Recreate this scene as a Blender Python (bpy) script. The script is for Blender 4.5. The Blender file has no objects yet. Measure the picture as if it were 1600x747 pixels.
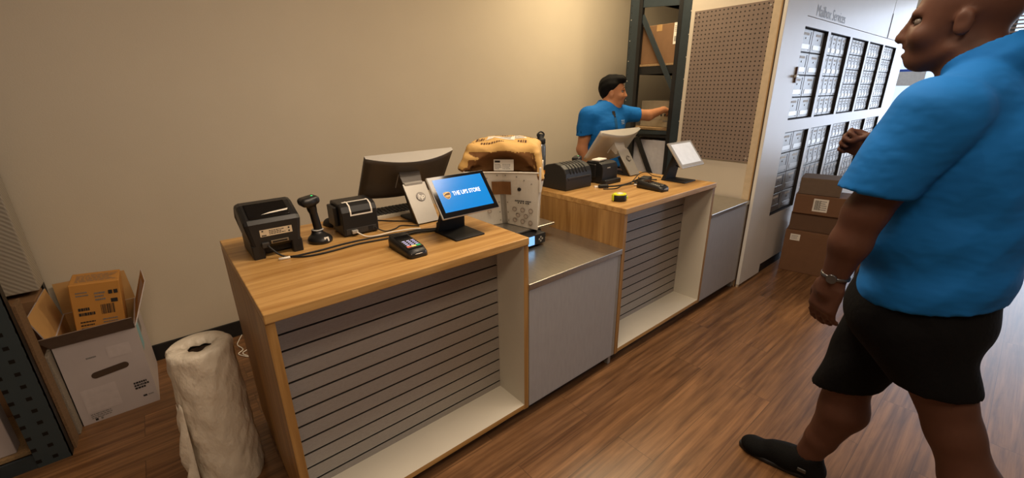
import bpy, bmesh, math, random
import numpy as np
from mathutils import Vector, Matrix
random.seed(7)
S = bpy.context.scene
COL = S.collection
PI = math.pi

# ------------------------------------------------------------------ materials
MATS = {}
def srgb(r, g, b):
    f = lambda c: (c/255/12.92) if c/255 <= 0.04045 else ((c/255+0.055)/1.055)**2.4
    return (f(r), f(g), f(b), 1)
def nn(nt, t, **kw):
    n = nt.nodes.new(t)
    for k, v in kw.items():
        if k.startswith('i_'): n.inputs[k[2:].replace('_', ' ')].default_value = v
        else: setattr(n, k, v)
    return n
def mat(name, col, rough=.5, metal=0, var=.06, vscale=30, bump=0, bscale=200, emit=None, estr=0,
        spec=.5, stretch=(1, 1, 1), sheen=0, alpha=1, trans=0, coat=0, detail=4, bdist=.01):
    if name in MATS: return MATS[name]
    m = bpy.data.materials.new(name); m.use_nodes = True; nt = m.node_tree
    b = nt.nodes['Principled BSDF']; L = nt.links.new
    b.inputs['Roughness'].default_value = rough; b.inputs['Metallic'].default_value = metal
    b.inputs['Specular IOR Level'].default_value = spec
    tc = nn(nt, 'ShaderNodeTexCoord'); mp = nn(nt, 'ShaderNodeMapping'); mp.inputs['Scale'].default_value = stretch
    L(tc.outputs['Object'], mp.inputs['Vector'])
    nz = nn(nt, 'ShaderNodeTexNoise'); nz.inputs['Scale'].default_value = vscale; nz.inputs['Detail'].default_value = detail
    L(mp.outputs[0], nz.inputs['Vector'])
    rp = nn(nt, 'ShaderNodeValToRGB')
    c = Vector(col[:3])
    rp.color_ramp.elements[0].position = .3; rp.color_ramp.elements[1].position = .7
    rp.color_ramp.elements[0].color = (*(c*(1-var)), 1); rp.color_ramp.elements[1].color = (*(c*(1+var)), 1)
    L(nz.outputs['Fac'], rp.inputs[0]); L(rp.outputs[0], b.inputs['Base Color'])
    if bump:
        n2 = nn(nt, 'ShaderNodeTexNoise'); n2.inputs['Scale'].default_value = bscale; n2.inputs['Detail'].default_value = 3
        L(mp.outputs[0], n2.inputs['Vector'])
        bp = nn(nt, 'ShaderNodeBump'); bp.inputs['Strength'].default_value = bump; bp.inputs['Distance'].default_value = bdist
        L(n2.outputs['Fac'], bp.inputs['Height']); L(bp.outputs[0], b.inputs['Normal'])
    if emit:
        b.inputs['Emission Color'].default_value = emit; b.inputs['Emission Strength'].default_value = estr
    if trans: b.inputs['Transmission Weight'].default_value = trans
    if coat: b.inputs['Coat Weight'].default_value = coat
    if sheen: b.inputs['Sheen Weight'].default_value = sheen
    MATS[name] = m
    return m
def wood_mat(name, c1, c2, axis, scale=1.0, rough=.38, planks=None):
    """streaky grain running along one axis; planks=(length,width) adds boards lying along x"""
    m = bpy.data.materials.new(name); m.use_nodes = True; nt = m.node_tree; L = nt.links.new
    b = nt.nodes['Principled BSDF']
    tc = nn(nt, 'ShaderNodeTexCoord'); mp = nn(nt, 'ShaderNodeMapping')
    s = [26*scale]*3; s[axis] = 1.6*scale
    if planks: s = [1.5, 36, 36]
    mp.inputs['Scale'].default_value = s
    L(tc.outputs['Object'], mp.inputs['Vector'])
    nz = nn(nt, 'ShaderNodeTexNoise'); nz.inputs['Scale'].default_value = 1.0; nz.inputs['Detail'].default_value = 7
    nz.inputs['Roughness'].default_value = .62; nz.inputs['Distortion'].default_value = .5
    vec = mp.outputs[0]
    rp = nn(nt, 'ShaderNodeValToRGB')
    rp.color_ramp.elements[0].position = .34; rp.color_ramp.elements[1].position = .68
    rp.color_ramp.elements[0].color = c1; rp.color_ramp.elements[1].color = c2
    L(nz.outputs['Fac'], rp.inputs[0]); out = rp.outputs[0]
    if planks:
        br = nn(nt, 'ShaderNodeTexBrick'); br.offset = .37; br.squash = 1
        br.inputs['Scale'].default_value = 1; br.inputs['Brick Width'].default_value = planks[0]
        br.inputs['Row Height'].default_value = planks[1]; br.inputs['Mortar Size'].default_value = .0012
        br.inputs['Color1'].default_value = (0, 0, 0, 1); br.inputs['Color2'].default_value = (1, 1, 1, 1)
        br.inputs['Mortar'].default_value = (.5, .5, .5, 1); br.inputs['Bias'].default_value = 0
        L(tc.outputs['Object'], br.inputs['Vector'])
        # shift the grain per board
        sx = nn(nt, 'ShaderNodeVectorMath', operation='SCALE'); sx.inputs['Scale'].default_value = 9.0
        L(br.outputs['Color'], sx.inputs[0])
        ad = nn(nt, 'ShaderNodeVectorMath', operation='ADD'); L(vec, ad.inputs[0]); L(sx.outputs[0], ad.inputs[1]); vec = ad.outputs[0]
        bw = nn(nt, 'ShaderNodeRGBToBW'); L(br.outputs['Color'], bw.inputs[0])
        mr = nn(nt, 'ShaderNodeMapRange'); mr.inputs['To Min'].default_value = .88; mr.inputs['To Max'].default_value = 1.1
        L(bw.outputs[0], mr.inputs['Value'])
        mx = nn(nt, 'ShaderNodeVectorMath', operation='SCALE'); L(out, mx.inputs[0]); L(mr.outputs[0], mx.inputs['Scale'])
        sub = nn(nt, 'ShaderNodeMath', operation='MULTIPLY'); sub.inputs[1].default_value = .55; L(br.outputs['Fac'], sub.inputs[0])
        inv = nn(nt, 'ShaderNodeMath', operation='SUBTRACT'); inv.inputs[0].default_value = 1; L(sub.outputs[0], inv.inputs[1])
        m2 = nn(nt, 'ShaderNodeVectorMath', operation='SCALE'); L(mx.outputs[0], m2.inputs[0]); L(inv.outputs[0], m2.inputs['Scale'])
        # cloudy large-scale figure
        n3 = nn(nt, 'ShaderNodeTexNoise'); n3.inputs['Scale'].default_value = 5; n3.inputs['Detail'].default_value = 5; n3.inputs['Distortion'].default_value = 1.5
        mp3 = nn(nt, 'ShaderNodeMapping'); mp3.inputs['Scale'].default_value = (.5, 2.4, 1); L(tc.outputs['Object'], mp3.inputs[0]); L(mp3.outputs[0], n3.inputs['Vector'])
        mr3 = nn(nt, 'ShaderNodeMapRange'); mr3.inputs['From Min'].default_value = .3; mr3.inputs['From Max'].default_value = .7
        mr3.inputs['To Min'].default_value = .8; mr3.inputs['To Max'].default_value = 1.18
        L(n3.outputs['Fac'], mr3.inputs['Value'])
        m3 = nn(nt, 'ShaderNodeVectorMath', operation='SCALE'); L(m2.outputs[0], m3.inputs[0]); L(mr3.outputs[0], m3.inputs['Scale'])
        out = m3.outputs[0]
        bp = nn(nt, 'ShaderNodeBump'); bp.inputs['Strength'].default_value = .12; bp.inputs['Distance'].default_value = .004
        L(nz.outputs['Fac'], bp.inputs['Height']); L(bp.outputs[0], b.inputs['Normal'])
    L(vec, nz.inputs['Vector'])
    L(out, b.inputs['Base Color'])
    b.inputs['Roughness'].default_value = rough
    MATS[name] = m
    return m
def dots_mat(name, base, dot, ax, step, radius, offset=(0, 0), rough=.6, metal=0, square=False, bound=None):
    """perforated sheet: a grid of dark holes on two object axes"""
    m = bpy.data.materials.new(name); m.use_nodes = True; nt = m.node_tree; L = nt.links.new
    b = nt.nodes['Principled BSDF']; b.inputs['Roughness'].default_value = rough; b.inputs['Metallic'].default_value = metal
    tc = nn(nt, 'ShaderNodeTexCoord'); sp = nn(nt, 'ShaderNodeSeparateXYZ'); L(tc.outputs['Object'], sp.inputs[0])
    ds = []; masks = []
    for k in range(2):
        o = sp.outputs[ax[k]]
        a = nn(nt, 'ShaderNodeMath', operation='ADD'); a.inputs[1].default_value = offset[k] + 50*step[k]; L(o, a.inputs[0])
        d = nn(nt, 'ShaderNodeMath', operation='DIVIDE'); d.inputs[1].default_value = step[k]; L(a.outputs[0], d.inputs[0])
        f = nn(nt, 'ShaderNodeMath', operation='FRACT'); L(d.outputs[0], f.inputs[0])
        s = nn(nt, 'ShaderNodeMath', operation='SUBTRACT'); s.inputs[1].default_value = .5; L(f.outputs[0], s.inputs[0])
        q = nn(nt, 'ShaderNodeMath', operation='MULTIPLY'); q.inputs[1].default_value = step[k]; L(s.outputs[0], q.inputs[0])
        ab = nn(nt, 'ShaderNodeMath', operation='ABSOLUTE'); L(q.outputs[0], ab.inputs[0]); ds.append(ab.outputs[0])
    if square:
        mx = nn(nt, 'ShaderNodeMath', operation='MAXIMUM'); L(ds[0], mx.inputs[0]); L(ds[1], mx.inputs[1]); dist = mx.outputs[0]
    else:
        p0 = nn(nt, 'ShaderNodeMath', operation='MULTIPLY'); L(ds[0], p0.inputs[0]); L(ds[0], p0.inputs[1])
        p1 = nn(nt, 'ShaderNodeMath', operation='MULTIPLY_ADD'); L(ds[1], p1.inputs[0]); L(ds[1], p1.inputs[1]); L(p0.outputs[0], p1.inputs[2])
        sq = nn(nt, 'ShaderNodeMath', operation='SQRT'); L(p1.outputs[0], sq.inputs[0]); dist = sq.outputs[0]
    lt = nn(nt, 'ShaderNodeMath', operation='LESS_THAN'); lt.inputs[1].default_value = radius; L(dist, lt.inputs[0])
    nz = nn(nt, 'ShaderNodeTexNoise'); nz.inputs['Scale'].default_value = 6; L(tc.outputs['Object'], nz.inputs['Vector'])
    rp = nn(nt, 'ShaderNodeValToRGB'); c = Vector(base[:3])
    rp.color_ramp.elements[0].color = (*(c*.9), 1); rp.color_ramp.elements[1].color = (*(c*1.1), 1); L(nz.outputs['Fac'], rp.inputs[0])
    mx = nn(nt, 'ShaderNodeMix', data_type='RGBA'); L(lt.outputs[0], mx.inputs['Factor']); L(rp.outputs[0], mx.inputs[6]); mx.inputs[7].default_value = dot
    L(mx.outputs[2], b.inputs['Base Color'])
    MATS[name] = m
    return m

# ------------------------------------------------------------------ mesh helpers
class MB:
    def __init__(s): s.bm = bmesh.new(); s.mats = []
    def mi(s, m):
        if m is None: return 0
        if m not in s.mats: s.mats.append(m)
        return s.mats.index(m)
    def box(s, lo, hi, m=None, bev=0, seg=2, M=None):
        x0, y0, z0 = lo; x1, y1, z1 = hi
        vs = [s.bm.verts.new(v) for v in ((x0,y0,z0),(x1,y0,z0),(x1,y1,z0),(x0,y1,z0),(x0,y0,z1),(x1,y0,z1),(x1,y1,z1),(x0,y1,z1))]
        fs = [s.bm.faces.new([vs[i] for i in f]) for f in ((0,3,2,1),(4,5,6,7),(0,1,5,4),(1,2,6,5),(2,3,7,6),(3,0,4,7))]
        k = s.mi(m)
        for f in fs: f.material_index = k
        geo = vs
        if bev:
            es = list({e for f in fs for e in f.edges})
            r = bmesh.ops.bevel(s.bm, geom=es, offset=bev, segments=seg, affect='EDGES', profile=.5)
            for f in r['faces']: f.material_index = k
            geo = list({v for v in vs if v.is_valid} | set(r['verts']))
        if M is not None: bmesh.ops.transform(s.bm, matrix=M, verts=geo)
        return geo
    def quad(s, pts, m=None):
        f = s.bm.faces.new([s.bm.verts.new(p) for p in pts]); f.material_index = s.mi(m); return f
    def loft(s, secs, m=None, cap=True, closed=True):
        k = s.mi(m); rings = [[s.bm.verts.new(p) for p in sec] for sec in secs]; n = len(rings[0])
        for a, b in zip(rings[:-1], rings[1:]):
            for i in range(n if closed else n-1):
                j = (i+1) % n
                f = s.bm.faces.new((a[i], a[j], b[j], b[i])); f.material_index = k; f.smooth = True
        if cap:
            f = s.bm.faces.new(rings[0][::-1]); f.material_index = k
            f = s.bm.faces.new(rings[-1]); f.material_index = k
        return [v for r in rings for v in r]
    def prism(s, prof, axis, a, b, m=None, bev=0):
        """extrude a 2-D profile between a and b along axis (0 x: profile is (y,z); 1 y: (x,z); 2 z: (x,y))"""
        def P(u, v, t): return [(t,u,v),(u,t,v),(u,v,t)][axis]
        A = [s.bm.verts.new(P(u,v,a)) for u, v in prof]; B = [s.bm.verts.new(P(u,v,b)) for u, v in prof]
        k = s.mi(m); n = len(prof); fs = []
        for i in range(n):
            j = (i+1) % n; fs.append(s.bm.faces.new((A[i],A[j],B[j],B[i])))
        fs.append(s.bm.faces.new(A[::-1])); fs.append(s.bm.faces.new(B))
        for f in fs: f.material_index = k
        if bev:
            es = list({e for f in fs[-2:] for e in f.edges})
            r = bmesh.ops.bevel(s.bm, geom=es, offset=bev, segments=2, affect='EDGES', profile=.5)
            for f in r['faces']: f.material_index = k
    def cyl(s, p, q, r0, r1=None, m=None, n=20, cap=True):
        r1 = r0 if r1 is None else r1
        p, q = Vector(p), Vector(q); d = (q-p).normalized()
        u = d.orthogonal().normalized(); w = d.cross(u)
        return s.loft([[c+(u*math.cos(t)+w*math.sin(t))*r for t in [2*PI*i/n for i in range(n)]] for c, r in ((p,r0),(q,r1))], m, cap)
    def lathe(s, prof, c=(0,0,0), m=None, n=28):
        return s.loft([[(c[0]+r*math.cos(2*PI*i/n), c[1]+r*math.sin(2*PI*i/n), c[2]+z) for i in range(n)] for r, z in prof], m)
    def tube(s, pts, r, m=None, n=8, sub=6):
        P = [Vector(p) for p in pts]; path = []
        for i in range(len(P)-1):
            p0 = P[max(i-1,0)]; p1 = P[i]; p2 = P[i+1]; p3 = P[min(i+2,len(P)-1)]
            for k in range(sub):
                t = k/sub
                path.append(.5*((2*p1)+(p2-p0)*t+(2*p0-5*p1+4*p2-p3)*t*t+(3*p1-p0-3*p2+p3)*t**3))
        path.append(P[-1]); secs = []
        u = None
        for i, p in enumerate(path):
            d = (path[min(i+1,len(path)-1)]-path[max(i-1,0)]).normalized()
            u = (d.orthogonal() if u is None else (u-d*u.dot(d))).normalized(); w = d.cross(u)
            secs.append([p+(u*math.cos(2*PI*k/n)+w*math.sin(2*PI*k/n))*r for k in range(n)])
        s.loft(secs, m)
    def build(s, name, m=None, parent=None, smooth=False, auto=None):
        me = bpy.data.meshes.new(name)
        bmesh.ops.recalc_face_normals(s.bm, faces=s.bm.faces[:])
        if smooth:
            for f in s.bm.faces: f.smooth = True
        s.bm.to_mesh(me); s.bm.free()
        for mm in (s.mats or ([m] if m else [])): me.materials.append(mm)
        return link(name, me, parent)
def link(name, me, parent=None):
    o = bpy.data.objects.new(name, me); COL.objects.link(o)
    if parent is not None: o.parent = parent
    return o
def tag(o, label, cat, group=None, kind=None):
    if label: o['label'] = label
    if cat: o['category'] = cat
    if group: o['group'] = group
    if kind: o['kind'] = kind
    return o
def thing(name, label, cat, loc=(0,0,0), rz=0, group=None):
    o = bpy.data.objects.new(name, None); COL.objects.link(o); o.location = loc; o.rotation_euler = (0,0,rz)
    o.empty_display_size = .05
    return tag(o, label, cat, group)
def struct(name, mb, m=None):
    o = mb.build(name, m); o['kind'] = 'structure'; return o
def copy_tree(o, parent=None):
    kids = [c for c in bpy.data.objects if c.parent == o]
    c = o.copy(); COL.objects.link(c); c.parent = parent
    for k in kids: copy_tree(k, c)
    return c
def frame(o, u, v):
    """matrix taking (a,b,0) to o+a*u+b*v, lifted along the normal by z"""
    u = Vector(u).normalized(); v = Vector(v).normalized(); n = u.cross(v)
    M = Matrix((( u.x, v.x, n.x, o[0]), (u.y, v.y, n.y, o[1]), (u.z, v.z, n.z, o[2]), (0,0,0,1)))
    return M
def flat(name, M, rects, parent, label=None):
    """flat print: rects = (x0,y0,x1,y1,material[,lift])"""
    b = MB()
    for i, r in enumerate(rects):
        z = .0004 + (.0003 if i else 0) if len(r) < 6 else r[5]
        b.quad([M @ Vector((x, y, z)) for x, y in ((r[0],r[1]),(r[2],r[1]),(r[2],r[3]),(r[0],r[3]))], r[4])
    o = b.build(name, None, parent)
    if label: o['label'] = label
    return o
def text_bm(txt, size, bold=0, shear=0, width=1, align='CENTER'):
    cu = bpy.data.curves.new('lettering', 'FONT'); cu.body = txt; cu.size = size; cu.align_x = align; cu.align_y = 'CENTER'
    cu.offset = bold; cu.shear = shear; cu.resolution_u = 3
    ob = bpy.data.objects.new('lettering', cu); COL.objects.link(ob)
    dg = bpy.context.evaluated_depsgraph_get(); me = bpy.data.meshes.new_from_object(ob.evaluated_get(dg))
    bpy.data.objects.remove(ob); bpy.data.curves.remove(cu)
    bm = bmesh.new(); bm.from_mesh(me); bpy.data.meshes.remove(me)
    bmesh.ops.scale(bm, vec=(width,1,1), verts=bm.verts)
    return bm
def text(name, txt, size, M, m, parent, bold=0, shear=0, width=1, align='CENTER', lift=.001):
    bm = text_bm(txt, size, bold, shear, width, align)
    bmesh.ops.transform(bm, matrix=M @ Matrix.Translation((0,0,lift)), verts=bm.verts)
    me = bpy.data.meshes.new(name); bm.to_mesh(me); bm.free(); me.materials.append(m)
    return link(name, me, parent)
def text_lines(x, y, w, h, n, m, fill=.5, seed=0):
    """rows of small printed words as bars"""
    rr = random.Random(seed); out = []
    for i in range(n):
        yy = y+h-(i+.5)*h/n; cx = x
        end = x+w*rr.uniform(.6, 1)
        while cx < end:
            ww = rr.uniform(.05, .16)*w
            out.append((cx, yy-h/n*fill/2, min(cx+ww, x+w), yy+h/n*fill/2, m)); cx += ww+.025*w
    return out
def barcode(x, y, w, h, m, n=22, seed=1):
    rr = random.Random(seed); out = []; cx = x
    while cx < x+w:
        a = w/n*rr.uniform(.3, .9); out.append((cx, y, min(cx+a, x+w), y+h, m)); cx += a+w/n*rr.uniform(.3, .8)
    return out

# ------------------------------------------------------------------ signed-distance modelling (organic shapes)
class SDF:
    def __init__(s, lo, hi, h):
        s.lo = np.array(lo, float); s.h = h
        s.n = np.ceil((np.array(hi)-s.lo)/h).astype(int)+1
        s.D = np.full(s.n, 1.0, np.float32)
    def sub(s, lo, hi):
        a = np.clip(np.floor((np.array(lo)-s.lo)/s.h).astype(int), 0, s.n); b = np.clip(np.ceil((np.array(hi)-s.lo)/s.h).astype(int)+1, 0, s.n)
        if (b <= a).any(): return None, None
        g = np.meshgrid(*[s.lo[i]+s.h*np.arange(a[i], b[i], dtype=np.float32) for i in range(3)], indexing='ij')
        return tuple(slice(a[i], b[i]) for i in range(3)), [q.astype(np.float32) for q in g]
    def put(s, fn, lo, hi, k=.01, op='u'):
        pad = max(k, 3*s.h)*1.5
        sl, g = s.sub(np.array(lo)-pad, np.array(hi)+pad)
        if sl is None: return
        b = fn(*g); a = s.D[sl]
        if op == 'u':
            t = np.clip(.5+.5*(b-a)/k, 0, 1); s.D[sl] = a*t+b*(1-t)-0 - k*t*(1-t) if False else (b*(1-t)+a*t if False else (b+(a-b)*(1-t) if False else np.minimum(a, b)-np.maximum(k-np.abs(a-b), 0)**2/(4*k)))
        else:
            s.D[sl] = np.maximum(a, -b)+np.maximum(k-np.abs(a+b), 0)**2/(4*k)
    def cone(s, a, b, r0, r1=None, k=.02, op='u', ex=1.0, exdir=None):
        r1 = r0 if r1 is None else r1
        a = np.array(a, float); b = np.array(b, float); r = max(r0, r1)
        ab = b-a; L2 = float(ab@ab)
        def f(X, Y, Z):
            px, py, pz = X-a[0], Y-a[1], Z-a[2]
            t = np.clip((px*ab[0]+py*ab[1]+pz*ab[2])/L2, 0, 1)
            qx, qy, qz = px-t*ab[0], py-t*ab[1], pz-t*ab[2]
            if exdir is not None:      # flatten along a direction
                dq = qx*exdir[0]+qy*exdir[1]+qz*exdir[2]; e = (1/ex-1)*dq
                qx = qx+e*exdir[0]; qy = qy+e*exdir[1]; qz = qz+e*exdir[2]
            return np.sqrt(qx*qx+qy*qy+qz*qz)-(r0+(r1-r0)*t)
        s.put(f, np.minimum(a, b)-r, np.maximum(a, b)+r, k, op)
    def ell(s, c, r, k=.02, R=None, op='u'):
        c = np.array(c, float); r = np.array(r, float); Rm = np.eye(3) if R is None else np.array(R)
        def f(X, Y, Z):
            px, py, pz = X-c[0], Y-c[1], Z-c[2]
            q = [Rm[0][i]*px+Rm[1][i]*py+Rm[2][i]*pz for i in range(3)]
            k0 = np.sqrt(sum((q[i]/r[i])**2 for i in range(3))); k1 = np.sqrt(sum((q[i]/r[i]**2)**2 for i in range(3)))+1e-6
            return k0*(k0-1)/k1
        s.put(f, c-r.max(), c+r.max(), k, op)
    def box(s, c, hsz, rad=.01, k=.01, R=None, op='u'):
        c = np.array(c, float); hs = np.array(hsz, float)-rad; Rm = np.eye(3) if R is None else np.array(R)
        def f(X, Y, Z):
            px, py, pz = X-c[0], Y-c[1], Z-c[2]
            q = [np.abs(Rm[0][i]*px+Rm[1][i]*py+Rm[2][i]*pz)-hs[i] for i in range(3)]
            return np.sqrt(sum(np.maximum(t, 0)**2 for t in q))+np.minimum(np.maximum(np.maximum(q[0], q[1]), q[2]), 0)-rad
        m = np.linalg.norm(hsz); s.put(f, c-m, c+m, k, op)
    def plane(s, n, d, k=.004):     # keep n.p < d
        n = np.array(n, float); n /= np.linalg.norm(n)
        g = np.meshgrid(*[s.lo[i]+s.h*np.arange(s.n[i], dtype=np.float32) for i in range(3)], indexing='ij')
        b = g[0]*n[0]+g[1]*n[1]+g[2]*n[2]-d
        s.D = np.maximum(s.D, b.astype(np.float32))
    def merge(s, o, k=.02):
        a, b = s.D, o.D; s.D = np.minimum(a, b)-np.maximum(k-np.abs(a-b), 0)**2/(4*k)
    def coords(s):
        return np.meshgrid(*[s.lo[i]+s.h*np.arange(s.n[i], dtype=np.float32) for i in range(3)], indexing='ij')
    def mesh(s, name, m, parent=None, smooth=1, shift=(0,0,0)):
        D = np.pad(s.D, 1, constant_values=1.0); lo = s.lo-s.h
        n = D.shape; sg = D < 0
        corners = [(i,j,k) for i in (0,1) for j in (0,1) for k in (0,1)]
        def sl(o): return tuple(slice(o[a], n[a]-1+o[a]) for a in range(3))
        cnt = sum(sg[sl(o)].astype(np.int8) for o in corners)
        act = (cnt > 0) & (cnt < 8)
        idx = np.full(act.shape, -1, np.int64); A = np.argwhere(act); idx[act] = np.arange(len(A))
        acc = np.zeros((len(A), 3)); num = np.zeros(len(A))
        for ax in range(3):
            for o in corners:
                if o[ax]: continue
                o2 = list(o); o2[ax] = 1
                d0 = D[A[:,0]+o[0], A[:,1]+o[1], A[:,2]+o[2]]; d1 = D[A[:,0]+o2[0], A[:,1]+o2[1], A[:,2]+o2[2]]
                c = (d0 < 0) != (d1 < 0); t = np.where(c, d0/np.where(c, d0-d1, 1), 0)
                p = np.tile(np.array(o, float), (len(A), 1)); p[:, ax] += t
                acc[c] += p[c]; num[c] += 1
        V = (A+acc/num[:, None])*s.h+lo
        F = []
        for ax in range(3):
            b, c = (ax+1) % 3, (ax+2) % 3
            s0 = [slice(1, n[a]-1) for a in range(3)]; s0[ax] = slice(0, n[ax]-1); s1 = list(s0); s1[ax] = slice(1, n[ax])
            E = sg[tuple(s0)] != sg[tuple(s1)]; Q = np.argwhere(E)
            for a in range(3):
                if a != ax: Q[:, a] += 1
            fl = sg[Q[:,0], Q[:,1], Q[:,2]]
            def cell(db, dc):
                q = Q.copy(); q[:, b] += db; q[:, c] += dc; return idx[q[:,0], q[:,1], q[:,2]]
            q4 = np.stack([cell(-1,-1), cell(0,-1), cell(0,0), cell(-1,0)], 1)
            q4[~fl] = q4[~fl][:, ::-1]; F.append(q4)
        F = np.concatenate(F)
        for _ in range(smooth):          # light smoothing over quad edges
            acc = np.zeros_like(V); num = np.zeros(len(V))
            for i in range(4):
                a, b2 = F[:, i], F[:, (i+1) % 4]
                np.add.at(acc, a, V[b2]); np.add.at(num, a, 1)
            V = .5*V+.5*acc/np.maximum(num, 1)[:, None]
        V = V-np.array(shift)
        me = bpy.data.meshes.new(name); me.from_pydata(V.tolist(), [], F.tolist()); me.materials.append(m)
        me.polygons.foreach_set('use_smooth', np.ones(len(F), bool)); me.update()
        return link(name, me, parent)
def rotm(ax, ang):
    return np.array(Matrix.Rotation(ang, 3, ax))

# ------------------------------------------------------------------ palette
WALL = mat('wall_paint', srgb(206,194,174), .85, var=.02, vscale=3, bump=.05, bscale=160)
WALL2 = mat('cream_board', srgb(200,190,174), .7, var=.02, vscale=4)
WHITE = mat('white_laminate', srgb(222,220,214), .35, var=.015, vscale=5)
CREAMLAM = mat('cream_laminate', srgb(205,198,182), .45, var=.02, vscale=6)
BLACKBASE = mat('black_base', srgb(22,21,21), .6)
FLOOR = wood_mat('floor_planks', srgb(92,62,38), srgb(148,108,72), 0, .75, .34, planks=(1.22, .18))
OAK_X = wood_mat('oak_top', srgb(158,114,58), srgb(206,164,102), 0, 1.0, .36)
OAK_Z = wood_mat('oak_side', srgb(134,94,46), srgb(182,140,82), 2, 1.0, .4)
SLAT = mat('grey_slat', srgb(158,151,144), .45, .2, var=.1, vscale=90, stretch=(1,1,8))
GROOVE = mat('groove_dark', srgb(60,55,50), .6)
GLINT = mat('slat_lip', srgb(190,190,188), .3, .7)
GREYPAN = mat('grey_panel', srgb(162,160,160), .5, .1, var=.05, vscale=60, stretch=(1,1,.2))
GREYTRIM = mat('grey_trim', srgb(150,146,138), .45, .3)
STEEL = mat('brushed_steel', srgb(176,172,164), .28, .9, var=.12, vscale=40, stretch=(8,.6,1))
PLASTIC = mat('black_plastic', srgb(26,26,27), .42, bump=.05, bscale=600)
PLASTIC2 = mat('black_matte_plastic', srgb(18,18,19), .6)
GLOSS = mat('gloss_black', srgb(10,11,14), .08)
DGREY = mat('dark_grey_plastic', srgb(52,50,48), .5)
SILVER = mat('silver_plastic', srgb(190,186,178), .38, .35, var=.02)
MONBACK = mat('monitor_back', srgb(72,64,56), .45)
BEIGE = mat('beige_label', srgb(206,188,158), .6)
LABEL = mat('white_label', srgb(232,226,214), .6, var=.02)
INK = mat('label_ink', srgb(38,36,36), .7)
INK2 = mat('grey_ink', srgb(120,118,116), .7)
LIME = mat('lime_yellow', srgb(214,222,30), .4)
GREENLED = mat('green_led', srgb(20,190,90), .3, emit=srgb(30,255,120), estr=1.2)
SCREENBLUE = mat('blue_screen', srgb(0,110,190), .2, var=.03, vscale=4, emit=srgb(0,118,200), estr=.55)
SCREENTXT = mat('screen_white', srgb(230,240,250), .3, emit=srgb(235,242,250), estr=.7)
SCREENWHITE = mat('white_screen', srgb(205,208,212), .25, emit=srgb(215,220,228), estr=.35)
LCD = mat('scale_lcd', srgb(120,180,240), .2, emit=srgb(130,190,255), estr=.9)
BROWNLOGO = mat('shield_brown', srgb(60,34,18), .3, emit=srgb(70,40,20), estr=.3)
GOLDLOGO = mat('shield_gold', srgb(232,184,110), .3, emit=srgb(232,184,110), estr=.4)
KEYRED = mat('key_red', srgb(220,110,90), .4, emit=srgb(230,110,90), estr=.4)
KEYYEL = mat('key_yellow', srgb(235,205,120), .4, emit=srgb(235,205,120), estr=.4)
KEYGRN = mat('key_green', srgb(50,170,110), .4, emit=srgb(50,170,110), estr=.4)
KEYTXT = mat('key_text', srgb(200,200,240), .4, emit=srgb(200,200,250), estr=.6)
CARD = mat('cardboard', srgb(124,92,62), .8, var=.05, vscale=15, bump=.05, bscale=120)
CARDIN = mat('cardboard_light', srgb(190,148,92), .8, var=.05, vscale=12)
CARDORANGE = mat('cardboard_orange', srgb(190,134,62), .75, var=.04, vscale=12)
WHITEBOX = mat('white_carton', srgb(182,172,172), .7, var=.03, vscale=8)
FLAPGREY = mat('flap_grey', srgb(120,104,92), .8)
KRAFT = mat('kraft_paper', srgb(214,172,102), .75, var=.06, vscale=10, bump=.3, bscale=24)
KRAFTIN = mat('kraft_inside_shade', srgb(128,86,44), .8, var=.1, vscale=14, bump=.3, bscale=25)  # darker kraft: shade of the bag's hollow put into the colour
KRAFTINK = mat('kraft_print', srgb(84,52,26), .8)
TOTE = mat('tote_plastic', srgb(214,208,196), .45, var=.03, vscale=9)
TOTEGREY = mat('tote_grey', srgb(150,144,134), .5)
FILM = mat('plastic_film', srgb(240,230,212), .4, var=.05, vscale=14, bump=.8, bscale=26, stretch=(1.2,1.2,.7), bdist=.012)
RACKBLUE = mat('rack_slate', srgb(50,60,66), .45, .3, var=.06)
RACKDARK = mat('rack_black', srgb(26,26,27), .5, .2)
CHIP = mat('chipboard', srgb(150,122,86), .85, var=.25, vscale=120)
BUBBLE = None
ALU = mat('mailbox_aluminium', srgb(150,148,144), .4, .4, var=.06, vscale=8)
ALUD = mat('mailbox_plate', srgb(168,164,158), .35, .7)
DARK = mat('dark_reveal', srgb(34,30,30), .6)
SKIN_M = mat('skin_deep', srgb(84,54,42), .55, var=.06, vscale=18, spec=.25)
SKIN_W = mat('skin_warm', srgb(176,122,86), .5, var=.05, vscale=18, spec=.35)
LIPS = mat('lips', srgb(96,56,48), .5)
HAIR = mat('black_hair', srgb(9,8,8), .75, bump=.6, bscale=260, var=.2, vscale=150, spec=.15)
POLO = mat('blue_polo', srgb(20,104,180), .8, var=.08, vscale=5, bump=.4, bscale=4.6, spec=.2, stretch=(1,1,1.7), bdist=.05)
SHORTS = mat('black_shorts', srgb(10,10,12), .9, var=.1, vscale=10, bump=.2, bscale=60, spec=.15)
SHOE = mat('black_shoe', srgb(6,6,7), .85, bump=.3, bscale=260, spec=.2)
SOLE = mat('black_sole', srgb(15,15,16), .6)
EYEW = mat('eye_white', srgb(120,112,106), .3)
WATER = mat('bottle_blue_grey', srgb(120,126,132), .3, .6)

exec_parts = []
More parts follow.
